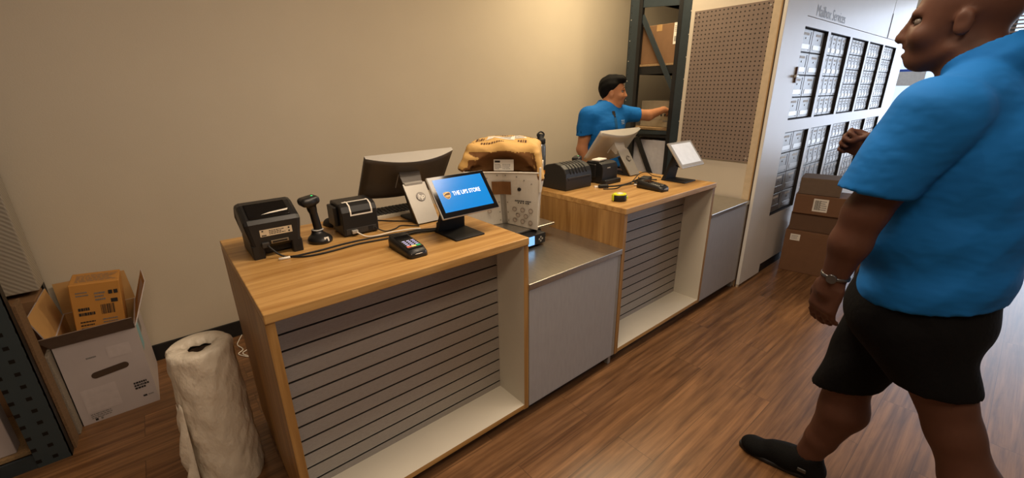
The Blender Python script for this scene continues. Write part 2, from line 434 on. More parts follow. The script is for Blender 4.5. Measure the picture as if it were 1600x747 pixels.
# ================================================================== ROOM
H = .93; KZ = .067; D = .833; LC = .712
def room():
    b = MB(); b.box((-2.6,-5.2,-.05),(9.1,1.9,0)); struct('floor', b, FLOOR)
    b = MB(); b.box((-2.6,-5.2,2.9),(9.1,2.0,2.96)); struct('ceiling', b, mat('ceiling_white', srgb(225,220,210), .9))
    b = MB(); b.box((-2.6,1.82,0),(9.1,1.92,2.9)); struct('wall_back', b, WALL)
    b = MB(); b.box((-2.7,-5.2,0),(-2.6,1.92,2.9)); struct('wall_left', b, WALL)
    b = MB(); b.box((-2.6,-5.3,0),(9.1,-5.2,2.9)); struct('wall_front', b, WALL)
    b = MB(); b.box((-2.6,1.808,0),(9.0,1.82,.103),bev=.003); struct('baseboard_back', b, BLACKBASE)
    # partition with the pegboard, seen edge-on to the counters
    b = MB(); b.box((3.25,.03,0),(3.29,.65,2.9)); struct('wall_partition', b, WALL2)
    b = MB(); b.box((3.226,-.022,0),(3.25,.06,2.9),mat('tan_edge', srgb(196,178,150), .6)); 
    struct('trim_1', b)
    b = MB(); b.box((3.2235,-.006,0),(3.2262,.004,2.9)); b.box((3.2235,.004,0),(3.2262,.012,2.9),mat('joint_tan', srgb(170,136,92), .6)); o = struct('trim_2', b); o.data.materials.clear(); o.data.materials.append(mat('dark_joint', srgb(66,48,36), .7)); o.data.materials.append(mat('joint_tan', (0,0,0,1)))
    for p in o.data.polygons: p.material_index = 1 if p.center.y > .0035 else 0
    # white column panel and the wall that holds the mailboxes
    b = MB(); b.box((3.222,-.028,.022),(3.606,-.006,2.9),bev=.002); struct('wall_column', b, WHITE)
    X0, P, W = 3.612, .605, .545
    b = MB()
    b.box((3.61,-.02,1.922),(7.05,.0,1.985)); b.box((3.61,-.02,1.99),(6.04,.0,2.9)); b.box((6.055,-.02,1.99),(7.05,.0,2.9))
    b.box((3.61,-.02,1.182),(7.05,.0,1.272)); b.box((3.61,-.02,.09),(7.05,.0,.515))
    for i in range(6):
        xa = X0+i*P-(P-W) if i else 3.61
        xb = X0+i*P if i < 5 else 7.05
        if xb-xa > .004: b.box((xa,-.02,1.272),(xb,.0,1.922)); b.box((xa,-.02,.515),(xb,.0,1.182))
    b.box((7.0,0,.0),(7.05,1.82,2.9))
    struct('wall_mailroom', b, WHITE)
    b = MB(); b.box((3.61,-.008,0),(7.05,.01,.09)); struct('baseboard_mailroom', b, BLACKBASE)
    b = MB(); b.box((3.62,.06,.1),(7.0,.08,2.0)); struct('trim_3', b, DARK)
    # far end: glazed shop front
    b = MB()
    ys = [-5.2,-3.75,-2.3,-.85,.6,1.82]
    b.box((9.0,-5.2,0),(9.1,1.92,.25)); b.box((9.0,-5.2,2.62),(9.1,1.92,2.9)); b.box((9.0,.95,.25),(9.1,1.92,2.62))
    struct('wall_right', b, WALL)
    ysd = [-5.2,-3.7,-2.2,-.72,.95]
    alum = mat('window_frame_metal', srgb(120,122,126), .4, .6)
    glass = mat('window_glass', srgb(240,248,255), .0, trans=1, var=0)
    for i in range(4):
        y0, y1 = ysd[i], ysd[i+1]
        b = MB()
        b.box((9.02,y0,.25),(9.08,y0+.04,2.62)); b.box((9.02,y1-.04,.25),(9.08,y1,2.62)); b.box((9.02,y0+.04,.25),(9.08,y1-.04,.3)); b.box((9.02,y0+.04,2.57),(9.08,y1-.04,2.62))
        w = struct(f'window_{i+1}', b, alum)
        b = MB(); b.box((9.045,y0+.04,.3),(9.051,y1-.04,2.57)); b.build('pane', glass, w)
    # outside ground
    b = MB(); b.box((9.1,-14,-.2),(30,14,-.08)); struct('ground', b, mat('pavement', srgb(170,168,164), .9, var=.1, vscale=3))
room()

def blind():
    t = thing('window_blind', 'tan horizontal slat blind lowered over the top of the far shop window', 'blind', (8.97,-2.0,2.1))
    m = mat('blind_tan', srgb(150,128,112), .6); 
    b = MB(); b.box((-.03,-1.45,.44),(.03,1.3,.5),m,bev=.004); b.build('head_rail', m, t)
    b = MB()
    for i in range(9): b.box((-.025,-1.45,.02+i*.047),(.025,1.3,.034+i*.047),m)
    b.build('slat_panel', m, t)
    t2 = thing('window_decal', 'narrow blue and white strip on the far window beyond the mailboxes', 'decal', (9.0,.3,1.62))
    b = MB(); b.box((.0,-.3,.105),(.012,.3,.14),mat('decal_blue', srgb(40,90,200), .4)); b.build('blue_band', None, t2)
    b = MB(); b.box((.0,-.3,-.1),(.012,.3,.105),mat('decal_white', srgb(225,228,230), .5)); b.build('white_band', None, t2)
blind()

# ================================================================== COUNTERS
def service_counter(label, loc, L):
    t = thing('service_counter', label, 'counter', loc, 0, 'oak service counters')
    T = .026
    b = MB(); b.box((0,-.006,H-.032),(L,D,H),OAK_X,bev=.003); b.build('worktop', None, t)
    for x in (0, L-T):
        b = MB(); b.box((x,0,KZ-.005),(x+T,D,H-.032),OAK_Z)
        o = b.build('side_panel', None, t); o.data.materials.append(CREAMLAM)
        for p in o.data.polygons:
            if (p.normal.x > .9 and x == 0) or (p.normal.x < -.9 and x > 0): p.material_index = 1
    b = MB(); b.box((T,.0,KZ),(L-T,D-.1,KZ+.024),CREAMLAM)
    o = b.build('bottom_shelf', None, t); o.data.materials.append(OAK_X)
    for p in o.data.polygons:
        if p.normal.y < -.9: p.material_index = 1
    # slatted display board set back from the front
    y0 = .185; z0 = KZ+.024; z1 = H-.032; n = 13; s = (z1-z0)/(n-.25)
    b = MB(); x0, x1 = T, L-T
    def strip(ya, za, yb, zb, m): b.quad([(x0,ya,za),(x1,ya,za),(x1,yb,zb),(x0,yb,zb)], m)
    z = z0; first = True
    while z < z1-.002:
        h = s*.6 if first else s; first = False
        zt = min(z+h, z1)
        if zt == z1: strip(y0,z,y0,z1,SLAT); break
        strip(y0,z,y0,zt-.009,SLAT); strip(y0,zt-.009,y0+.008,zt-.009,GROOVE); strip(y0+.008,zt-.009,y0+.008,zt-.0015,GROOVE)
        strip(y0+.008,zt-.0015,y0,zt-.0015,GROOVE); strip(y0,zt-.0015,y0,zt,GLINT)
        z = zt
    b.box((x0,y0+.012,z0),(x1,y0+.02,z1),SLAT)
    b.build('slatwall_panel', None, t)
    b = MB(); b.box((.01,.055,0),(L-.01,.075,KZ-.001)); b.box((.01,.075,0),(.03,D-.02,KZ-.006)); b.box((L-.03,.075,0),(L-.01,D-.02,KZ-.006)); b.build('toe_kick', BLACKBASE, t)
    return t
def low_counter(label, loc, L, legs=False):
    t = thing('low_counter', label, 'counter', loc, 0, 'low steel-topped counters')
    b = MB(); b.box((0.001,-.004,LC-.03),(L-.001,D,LC),STEEL,bev=.003); b.build('worktop', None, t)
    b = MB(); b.box((.004,0,KZ),(L-.03,.018,LC-.031),GREYPAN,bev=.0015); b.build('front_panel', None, t)
    b = MB(); b.box((L-.028,.002,KZ-.004),(L-.004,.03,LC-.031),GREYTRIM,bev=.001); b.build('edge_strip', None, t)
    b = MB(); b.box((.004,.03,KZ),(.02,D,LC-.031)); b.box((L-.02,.03,KZ),(L-.004,D,LC-.031)); b.box((.02,.03,KZ),(L-.02,D,KZ+.015)); b.build('carcass', GREYTRIM, t)
    b = MB(); b.box((.0,.055,0),(L-.04,.075,KZ-.001)); b.build('toe_kick', BLACKBASE, t)
    b = MB(); b.box((L-.03,.02,0),(L-.008,.05,KZ-.004)); b.build('leg', GREYTRIM, t)
    return t
X1, X2, X3, X4 = .989, 1.656, 2.63, 3.222
service_counter('oak service counter with grey slatwall front, nearest beside the plastic film roll', (0,0,0), X1)
low_counter('low grey counter with steel top carrying the scale, between the two oak counters', (X1,0,0), X2-X1)
service_counter('oak service counter with grey slatwall front holding the yellow tape measure, farther away', (X2,0,0), X3-X2)
low_counter('empty low grey counter with steel top against the pegboard wall', (X3,0,0), X4-X3, True)

# ================================================================== DEVICES
def label_printer():
    t = thing('label_printer', 'black label printer seen from behind, on the left end of the near counter', 'printer', (.055,.47,H))
    W = .19
    prof = [(.02,.035),(.0,.05),(.0,.132),(.012,.146),(.10,.186),(.135,.19),(.18,.178),(.215,.13),(.22,.06),(.2,.03)]
    b = MB(); b.prism(prof, 0, 0, W, PLASTIC, bev=.014)
    for v in b.bm.verts:
        k = max(0, .125-v.co.z)/.1; v.co.x = W*.55+(v.co.x-W*.55)*(1-.17*k)
    b.build('body', None, t)
    b = MB()
    b.prism([(.0,0),(.0,.05),(.03,.06),(.19,.06),(.19,0)], 0, .01, .05, PLASTIC, bev=.005)
    b.prism([(.0,0),(.0,.05),(.03,.06),(.19,.06),(.19,0)], 0, W-.045, W-.008, PLASTIC, bev=.005)
    b.box((.05,.04,.01),(W-.045,.19,.05),PLASTIC2); b.build('base', None, t)
    # glossy media window on the sloping top
    d = Vector((0,.088,.040)).normalized(); M = frame((.022,.016,.1495), (1,0,0), d)
    b = MB(); b.box((0,0,-.004),(W-.05,.092,.003),GLOSS,bev=.004,M=M); b.build('media_window', None, t)
    M = frame((W*.5,.03,.1595),(1,0,.0),d)
    b = MB(); v = [(-.03,-.004),(.06,.004),(.065,.014),(.0,.006)]; b.quad([M@Vector((x,y,.0008)) for x,y in v], LABEL); b.build('paper_strip', None, t)
    M = frame((.045,-.0006,.083),(1,0,0),(0,0,1))
    flat('spec_label', M, [(0,0,.108,.026,BEIGE)]+text_lines(.03,.004,.06,.018,3,INK,.5,3)+[(.004,.002,.02,.006,INK),(.094,.004,.1,.01,INK),(.094,.016,.1,.022,INK),(.006,.018,.012,.023,INK)], t, 'beige specification label')
    b = MB(); b.box((.075,-.004,.052),(.135,.006,.064),mat('port_metal', srgb(150,140,120), .35, .8),bev=.001); b.box((.08,-.0045,.055),(.13,-.003,.061),PLASTIC2); b.build('port', None, t)
    b = MB(); b.box((.043,-.012,.042),(.068,.004,.062),DGREY,bev=.003); b.build('plug', None, t)
label_printer()

def scanner(name_label, loc, rz=0):
    t = thing('barcode_scanner', name_label, 'scanner', loc, rz, 'barcode scanners')
    f = SDF((-.06,-.07,-.002),(.06,.07,.05),.0025)
    f.ell((0,0,.01),(.046,.055,.026),.006); f.cone((0,.01,.02),(-.004,.012,.046),.026,.02,.012); f.plane((0,0,-1),0)
    f.mesh('cradle', PLASTIC, t)
    f = SDF((-.07,-.06,.035),(.05,.06,.21),.0025)
    f.cone((.004,.012,.042),(-.012,.004,.15),.0165,.0145,.008); f.cone((-.012,.004,.14),(-.016,0,.168),.0165,.02,.01)
    f.box((-.022,-.002,.176),(.036,.03,.017),.014,.014,rotm('Y',-.12)); f.ell((-.03,-.016,.172),(.026,.02,.016),.01)
    f.mesh('handset', PLASTIC, t)
    b = MB(); b.lathe([(.0215,0),(.0235,.002),(.0215,.004)], (.0,.012,.047), mat('ring_light', srgb(190,190,186), .4)); b.build('ring', None, t)
    b = MB(); b.lathe([(.001,0),(.008,.001),(.001,.0025)], (-.008,-.006,.1935), GREENLED, 14); b.lathe([(.001,0),(.005,.001),(.001,.002)], (-.034,-.012,.1895), GREENLED, 12); b.build('status_light', None, t, True)
    M = frame((.004,-.0475,.018),(1,0,0),(0,.35,.94))
    flat('badge', M, [(-.009,-.009,.009,.009,LABEL,.004),(-.003,-.003,.003,.003,INK,.0045)], t)
    return t
scanner('black handheld scanner upright in its cradle with green lights, between the two near printers', (.318,.535,H), .15)

def receipt_printer(label, loc, tape, W=.152):
    t = thing('receipt_printer', label, 'printer', loc, 0, 'receipt printers')
    prof = [(0,.006),(0,.105),(.012,.128),(.035,.138),(.13,.14),(.14,.13),(.14,.006)]
    b = MB(); b.prism(prof, 0, 0, W, PLASTIC, bev=.004); b.build('body', None, t)
    b = MB(); b.box((-.016,.05,.04),(.0,.135,.125),PLASTIC,bev=.004); b.build('hinge_cover', None, t)
    for x in (.012, W-.012):
        for y in (.02,.12): b = MB(); b.cyl((x,y,0),(x,y,.008),.007,m=PLASTIC2,n=10); b.build('foot', None, t)
    if tape:
        b = MB(); b.box((.01,-.0015,.01),(W-.012,.002,.034),DGREY,bev=.001); b.build('port_panel', None, t)
        b = MB(); b.box((.03,-.016,.014),(.055,-.001,.028),SILVER,bev=.002); b.build('plug', None, t)
        b = MB(); b.box((.105,-.004,.014),(.125,.0,.032),PLASTIC2); b.build('socket', None, t)
        M = frame((.03,.004,.114),(1,0,0),Vector((0,.016,.026)))
        W2 = W-.055; g = .005
        b = MB()
        for r in ((0,0,W2,g),(0,.042,W2,.052),(0,g,g,.042),(W2-g,g,W2,.042)):
            b.quad([M@Vector((x,y,.006+ .0*y)) for x,y in ((r[0],r[1]),(r[2],r[1]),(r[2],r[3]),(r[0],r[3]))], LABEL)
        b.bm.free()
        # tape outline laid over the curved back edge
        b = MB(); pts = [(.001,.088),(.001,.105),(.012,.1285),(.035,.1388),(.06,.1392)]
        def ribbon(xa, xb, i0, i1, off=.0012):
            for (ya,za),(yb,zb) in zip(pts[i0:i1],pts[i0+1:i1+1]):
                b.quad([(xa,ya-off,za+off),(xb,ya-off,za+off),(xb,yb-off,zb+off),(xa,yb-off,zb+off)], LABEL)
        ribbon(.035,.041,0,4); ribbon(W-.027,.0+W-.021,0,4)
        b.quad([(.035,-.0006,.088),(W-.021,-.0006,.088),(W-.021,-.0006,.094),(.035,-.0006,.094)], LABEL)
        b.quad([(.02,.036,.1402),(W-.02,.036,.1402),(W-.02,.05,.1406),(.02,.05,.1406)], LABEL)
        b.build('tape_outline', None, t)['label'] = 'white tape outline'
    else:
        b = MB(); b.box((-.004,-.03,.0),(W+.004,.01,.03),PLASTIC,bev=.006); b.build('drawer_lip', None, t)
        b = MB(); b.box((.045,-.0015,.1),(.075,.002,.106),SILVER); b.build('badge', None, t)
    return t
receipt_printer('black boxy receipt printer with white tape outline on its back, near counter', (.408,.508,H), True)

def mouse():
    f = SDF((-.05,-.07,-.002),(.05,.07,.05),.003); f.ell((0,0,.0),(.032,.055,.034),.004); f.plane((0,0,-1),0)
    o = f.mesh('computer_mouse', PLASTIC2); o.location = (.43,.74,H); o.rotation_euler = (0,0,.2)
    tag(o, 'black computer mouse behind the upright scanner', 'mouse')
mouse()
def keyboard():
    t = thing('keyboard', 'slim keyboard with dark keys and pale edges, behind the taped receipt printer', 'keyboard', (.56,.675,H), -.03)
    m = mat('keyboard_edge', srgb(196,186,166), .45)
    b = MB(); b.prism([(0,0),(0,.012),(.13,.024),(.13,0)], 0, 0, .31, m, bev=.003); b.build('case', None, t)
    b = MB()
    for r in range(5):
        for c in range(15):
            z = .0125+(.02+r*.021)*.0923
            b.box((.012+c*.0192,.02+r*.0205,z),(.012+c*.0192+.0165,.02+r*.0205+.0175,z+.006),PLASTIC2,bev=.002,seg=1)
    b.build('key_bed', None, t)
keyboard()

def monitor(label, loc, backmat, tint):
    """till computer seen from behind: slanted silver stand, curved shell leaning back"""
    t = thing('till_monitor', label, 'monitor', loc, 0, 'till monitors')
    # stand: slanted front plate with side cheeks and foot
    b = MB()
    A = [(-.054,.0,.0075),(.054,.0,.0075),(.057,.118,.172),(-.057,.118,.172)]
    n = Vector((0,-.168,.118)).normalized()*.0
    th = Vector((0,.0085,-.006))
    b.loft([[Vector(p) for p in A],[Vector(p)+th for p in A]], mat('stand_silver', srgb(158,154,146), .4, .3, var=.02))
    b.build('stand_plate', None, t)
    b = MB(); b.prism([(.012,.002),(.1,.13),(.125,.12),(.06,.004)], 0, -.05, .05, PLASTIC2); b.box((-.052,.01,0),(.052,.19,.012),PLASTIC2,bev=.004); b.build('stand_foot', None, t)
    b = MB(); b.box((-.05,.112,.158),(.045,.135,.178),SILVER,bev=.004); b.build('hinge', None, t)
    # round maker's mark on the plate
    u = Vector((1,0,0)); v = Vector((0,.118,.168)).normalized(); M = frame((.008,.0735,.1135), u, v)
    b = MB(); R = .023
    dk = mat('emblem_grey', srgb(104,100,96), .3, .6)
    b.loft([[M@Vector((R*math.cos(a),R*math.sin(a),.0008)) for a in [2*PI*i/28 for i in range(28)]],[M@Vector((R*.96*math.cos(a),R*.96*math.sin(a),.0016)) for a in [2*PI*i/28 for i in range(28)]]], dk)
    em = b.build('emblem', None, t)
    text('lettering', 'hp', .034, M, tint, em, .0006, .25, 1, lift=.0022)
    # shell: flat front frame (towards the clerk) and a bowed back
    top = Vector((0,.16,.305)); bot = Vector((0,.305,.10)); up = (top-bot).normalized()
    Hh = (top-bot).length; nrm = Vector((0,up.z,-up.y))*1      # towards the clerk, upward
    if nrm.y < 0: nrm = -nrm
    Wd = .226; dx = .024
    ns = 17
    secs = []
    for j in range(9):
        s = j/8; c = bot+up*Hh*s
        row = []
        for i in range(ns):
            x = -Wd+2*Wd*i/(ns-1); bow = (1-(x/Wd)**2)
            dpt = .006+.052*bow*(.55+.45*s)
            row.append(c+Vector((x+dx,0,0))-nrm*dpt)
        row += [c+Vector((Wd+dx,0,0))+nrm*.012, c+Vector((-Wd+dx,0,0))+nrm*.012]
        secs.append(row)
    b = MB(); b.loft(secs, backmat, cap=True)
    o = b.build('shell', None, t)
    o.data.materials.append(SILVER)
    for p in o.data.polygons:
        if len(p.vertices) > 4: p.material_index = 1; p.use_smooth = False
        if (p.normal.y > .5): p.use_smooth = False
    c0 = bot+nrm*.0125
    M = frame(c0-Vector((Wd-dx,0,0)), (1,0,0), up)
    b = MB(); b.box((.004,.004,0),(2*Wd-.004,Hh-.004,.004),GLOSS,M=M); b.build('screen', None, t)
    # service hatch and neck on the back
    Mb = frame(bot-nrm*.046+up*(Hh*.34), (1,0,0), up)
    b = MB(); b.box((-.05,0,-.006),(.055,.085,.004),backmat,bev=.002,M=Mb); b.box((-.05,.0845,.0),(.055,.087,.0055),SILVER,M=Mb); b.box((-.0505,0,.0),(-.049,.087,.0055),SILVER,M=Mb); b.build('service_hatch', None, t)
    b = MB(); b.loft([[(-.045,.118,.15),(.045,.118,.15),(.045,.15,.14),(-.045,.15,.14)],[(-.05,.15,.20),(.055,.15,.20),(.05,.215,.19),(-.045,.215,.19)],[(-.05,.165,.235),(.055,.165,.235),(.05,.23,.225),(-.045,.23,.225)]], backmat); o = b.build('neck', None, t)
    for q in o.data.polygons: q.use_smooth = False
    return t
monitor('silver and brown back of a till monitor with slanted emblem stand, near counter', (.78,.458,H), MONBACK, SILVER)

def display(label, loc, white):
    t = thing('customer_display', label, 'display', loc, 0, 'customer displays')
    b = MB(); b.box((0,-.155,0),(.145,.015,.008),PLASTIC2,bev=.003); b.build('base', None, t)
    b = MB(); b.loft([[(.002,-.012,.006),(.138,-.012,.006),(.138,.014,.006),(.002,.014,.006)],[(.012,-.03,.08),(.128,-.03,.08),(.128,-.012,.08),(.012,-.012,.08)],[(.02,-.058,.16),(.12,-.058,.16),(.12,-.04,.17),(.02,-.04,.17)]], PLASTIC2)
    o = b.build('stem', None, t)
    for p in o.data.polygons: p.use_smooth = False
    # tilted touch panel; lower edge towards the customer
    lo = Vector((-.053,-.157,.105)); v = Vector((0,.118,.147)); Hh = v.length; Wd = .280
    M = frame(lo, (1,0,0), v)
    rim = SILVER
    b = MB(); b.box((0,0,-.012),(Wd,Hh,.0),rim,bev=.004,M=M); b.build('housing', None, t)
    b = MB(); b.box((.003,.003,-.0005),(Wd-.003,Hh-.003,.0014),GLOSS if not white else mat('light_bezel', srgb(158,158,160), .35),M=M); b.build('bezel', None, t)
    e = .021
    b = MB(); b.quad([M@Vector((x,y,.0017)) for x,y in ((e,e*1.15),(Wd-e,e*1.15),(Wd-e,Hh-e*.75),(e,Hh-e*.75))], SCREENWHITE if white else SCREENBLUE); sc = b.build('screen', None, t)
    if not white:
        c = M @ Matrix.Translation((.155,.1,0))
        text('lettering', 'THE UPS STORE', .0262, c, SCREENTXT, sc, .0004, 0, .74, lift=.0022)
        Ms = M @ Matrix.Translation((.060,.0985,0))
        def shield(s, z, m, b):
            pts = []
            for i in range(13):
                a = PI*i/12; pts.append((-s*math.cos(a), .45*s+.42*s*math.sin(a)))
            pts += [(s*.97,-.1*s),(s*.75,-.62*s),(.35*s,-.95*s),(0,-1.12*s),(-.35*s,-.95*s),(-.75*s,-.62*s),(-s*.97,-.1*s)]
            f = b.bm.faces.new([b.bm.verts.new(Ms@Vector((x,y,z))) for x, y in pts]); f.material_index = b.mi(m)
        b = MB(); shield(.0165, .0021, GOLDLOGO, b); shield(.0148, .0024, BROWNLOGO, b)
        sw = [(-.0145,.006),(-.006,.0105),(.004,.0125),(.0145,.0118),(.0145,.0098),(.004,.0095),(-.005,.007),(-.0145,.0015)]
        f = b.bm.faces.new([b.bm.verts.new(Ms@Vector((x,y,.0027))) for x, y in sw]); f.material_index = b.mi(GOLDLOGO)
        em = b.build('emblem', None, sc)
        text('lettering', 'ups', .0165, Ms @ Matrix.Translation((0,-.0035,0)), GOLDLOGO, em, .0005, 0, .95, lift=.003)
    b = MB(); b.tube([(.06,-.05,.10),(.085,-.075,.085),(.11,-.09,.09),(.125,-.08,.11)], .0035, PLASTIC2, 8); b.build('cord', None, t)
    return t
display('black customer display with a blue lettered screen, near counter', (.73,.305,H), False)

def terminal(label, loc, rz, lit):
    t = thing('card_terminal', label, 'card terminal', loc, rz, 'card terminals')
    W, Ln = .078, .185
    secs = []
    for y, h, w in ((0,.018,.36),(.006,.026,.47),(.03,.034,.5),(.12,.043,.5),(.165,.05,.49),(.182,.046,.46),(.186,.02,.42)):
        w2 = W*w; secs.append([(-w2,y,0),(w2,y,0),(w2,y,h*.6),(w2*.86,y,h),(-w2*.86,y,h),(-w2,y,h*.6)])
    b = MB(); b.loft(secs, PLASTIC); b.build('body', None, t, True)
    sl = Vector((0,.09,.009)).normalized()
    M = frame((0,.032,.0345), (1,0,0), sl)
    b = MB(); b.box((-.03,-.012,-.002),(.03,.125,.0012),GLOSS,bev=.001,M=M); b.build('touch_face', None, t)
    rects = []
    if lit:
        rects = [(-.027,.0,-.010,.012,KEYRED,.0016),(-.009,.0,.009,.012,KEYYEL,.0016),(.010,.0,.027,.012,KEYGRN,.0016)]
        for r in range(4):
            for c in range(3): rects.append((-.022+c*.018,.017+r*.013,-.010+c*.018,.022+r*.013,KEYTXT,.0016))
    else:
        for r in range(5):
            for c in range(3): rects.append((-.024+c*.018,.0+r*.014,-.010+c*.018,.009+r*.014,DGREY,.0016))
        rects.append((-.012,-.009,.012,-.005,SILVER,.0016))
    flat('keypad', M, rects, t)
    b = MB(); b.tube([(-.03,.004,.018),(0,.0,.016),(.03,.004,.018)], .0018, SILVER, 6); b.build('card_slot', None, t)
    return t
terminal('black card terminal with lit coloured keypad on the near counter edge', (.535,.095,H), 0, True)

# cables lying on the near counter
def cable(label, pts, r=.0035, m=PLASTIC2, name='cable', plug=None):
    b = MB(); b.tube(pts, r, m, 8)
    if plug:
        p, q, w, mm = plug; b.cyl(p, q, w, m=mm, n=10)
    o = b.build(name, None); o.data.materials.update() if False else None
    tag(o, label, 'cable'); return o
z = H+.0045
cable('black cable from behind the near label printer running under the display, rearmost', [(.115,.458,H+.05),(.16,.43,z),(.25,.41,z),(.38,.425,z),(.5,.42,z),(.6,.40,z),(.68,.39,z),(.745,.36,z),(.79,.335,z)])
cable('black cable on the near counter ending in a white tag by the label printer', [(.165,.425,z),(.22,.38,z),(.3,.372,z),(.42,.385,z),(.53,.37,z),(.62,.365,z),(.69,.352,z),(.74,.33,z)], plug=((.135,.415,z),(.172,.41,z),.005,LABEL))
cable('thin white cable from the taped receipt printer back towards the monitor', [(.455,.492,H+.02),(.48,.455,z),(.52,.435,z),(.585,.43,z+.003),(.66,.41,z+.004),(.7,.39,z+.003)], .003, LABEL)
cable('thin black cable between receipt printer and monitor stand on the near counter', [(.54,.505,H+.02),(.57,.47,z),(.62,.475,z),(.66,.5,z),(.7,.46,z),(.72,.44,z)], .0028)
cable('thick black cable joining the lit card terminal to the display base', [(.54,.285,H+.02),(.555,.32,z+.004),(.6,.35,z+.004),(.66,.352,z+.005),(.72,.335,z+.002),(.76,.322,z)], .0048)
cable('black cord looping from the keyboard side of the monitor stand', [(.61,.66,z),(.66,.6,z),(.70,.56,z),(.73,.53,z)], .003)
def adapter():
    b = MB(); b.box((-.03,-.018,0),(.03,.018,.022),PLASTIC2,bev=.004); o = b.build('power_adapter', None); o.location = (.80,.362,H); o.rotation_euler = (0,0,-.35)
    tag(o, 'small black adapter block behind the blue display base', 'adapter')
adapter()

# ---- scale with tote, bag
def scale():
    t = thing('parcel_scale', 'grey parcel scale with glowing blue readout under the white tote', 'scale', (1.25,.5,LC))
    for x in (-.14,.17):
        for y in (-.08,.2): b = MB(); b.cyl((x,y,0),(x,y,.02),.014,m=PLASTIC2,n=12); b.build('foot', None, t)
    b = MB(); b.box((-.17,-.11,.012),(.19,.24,.07),DGREY,bev=.008); b.build('body', None, t)
    b = MB(); b.box((-.19,-.12,.074),(.285,.27,.088),STEEL,bev=.004); b.build('weighing_plate', None, t)
    b = MB(); b.box((-.10,-.178,.012),(.155,-.11,.072),PLASTIC2,bev=.006); b.build('control_head', None, t)
    b = MB(); b.box((-.05,-.1805,.018),(.072,-.176,.066),LCD); b.build('readout', None, t)
    M = frame((.117,-.179,.042),(1,0,0),(0,0,1)); r = .7071
    b = MB()
    b.quad([M@Vector(p) for p in ((0,-.022,.001),(.022,0,.001),(0,.022,.001),(-.022,0,.001))], DGREY)
    for dx, dy in ((0,.011),(.011,0),(0,-.011),(-.011,0)):
        b.quad([M@Vector((dx+a,dy+c,.0016)) for a,c in ((0,-.006),(.006,0),(0,.006),(-.006,0))], SILVER)
    b.build('button_pad', None, t)
    b = MB(); b.box((.155,-.15,.03),(.185,-.12,.055),PLASTIC2,bev=.004); b.build('plug', None, t)
scale()
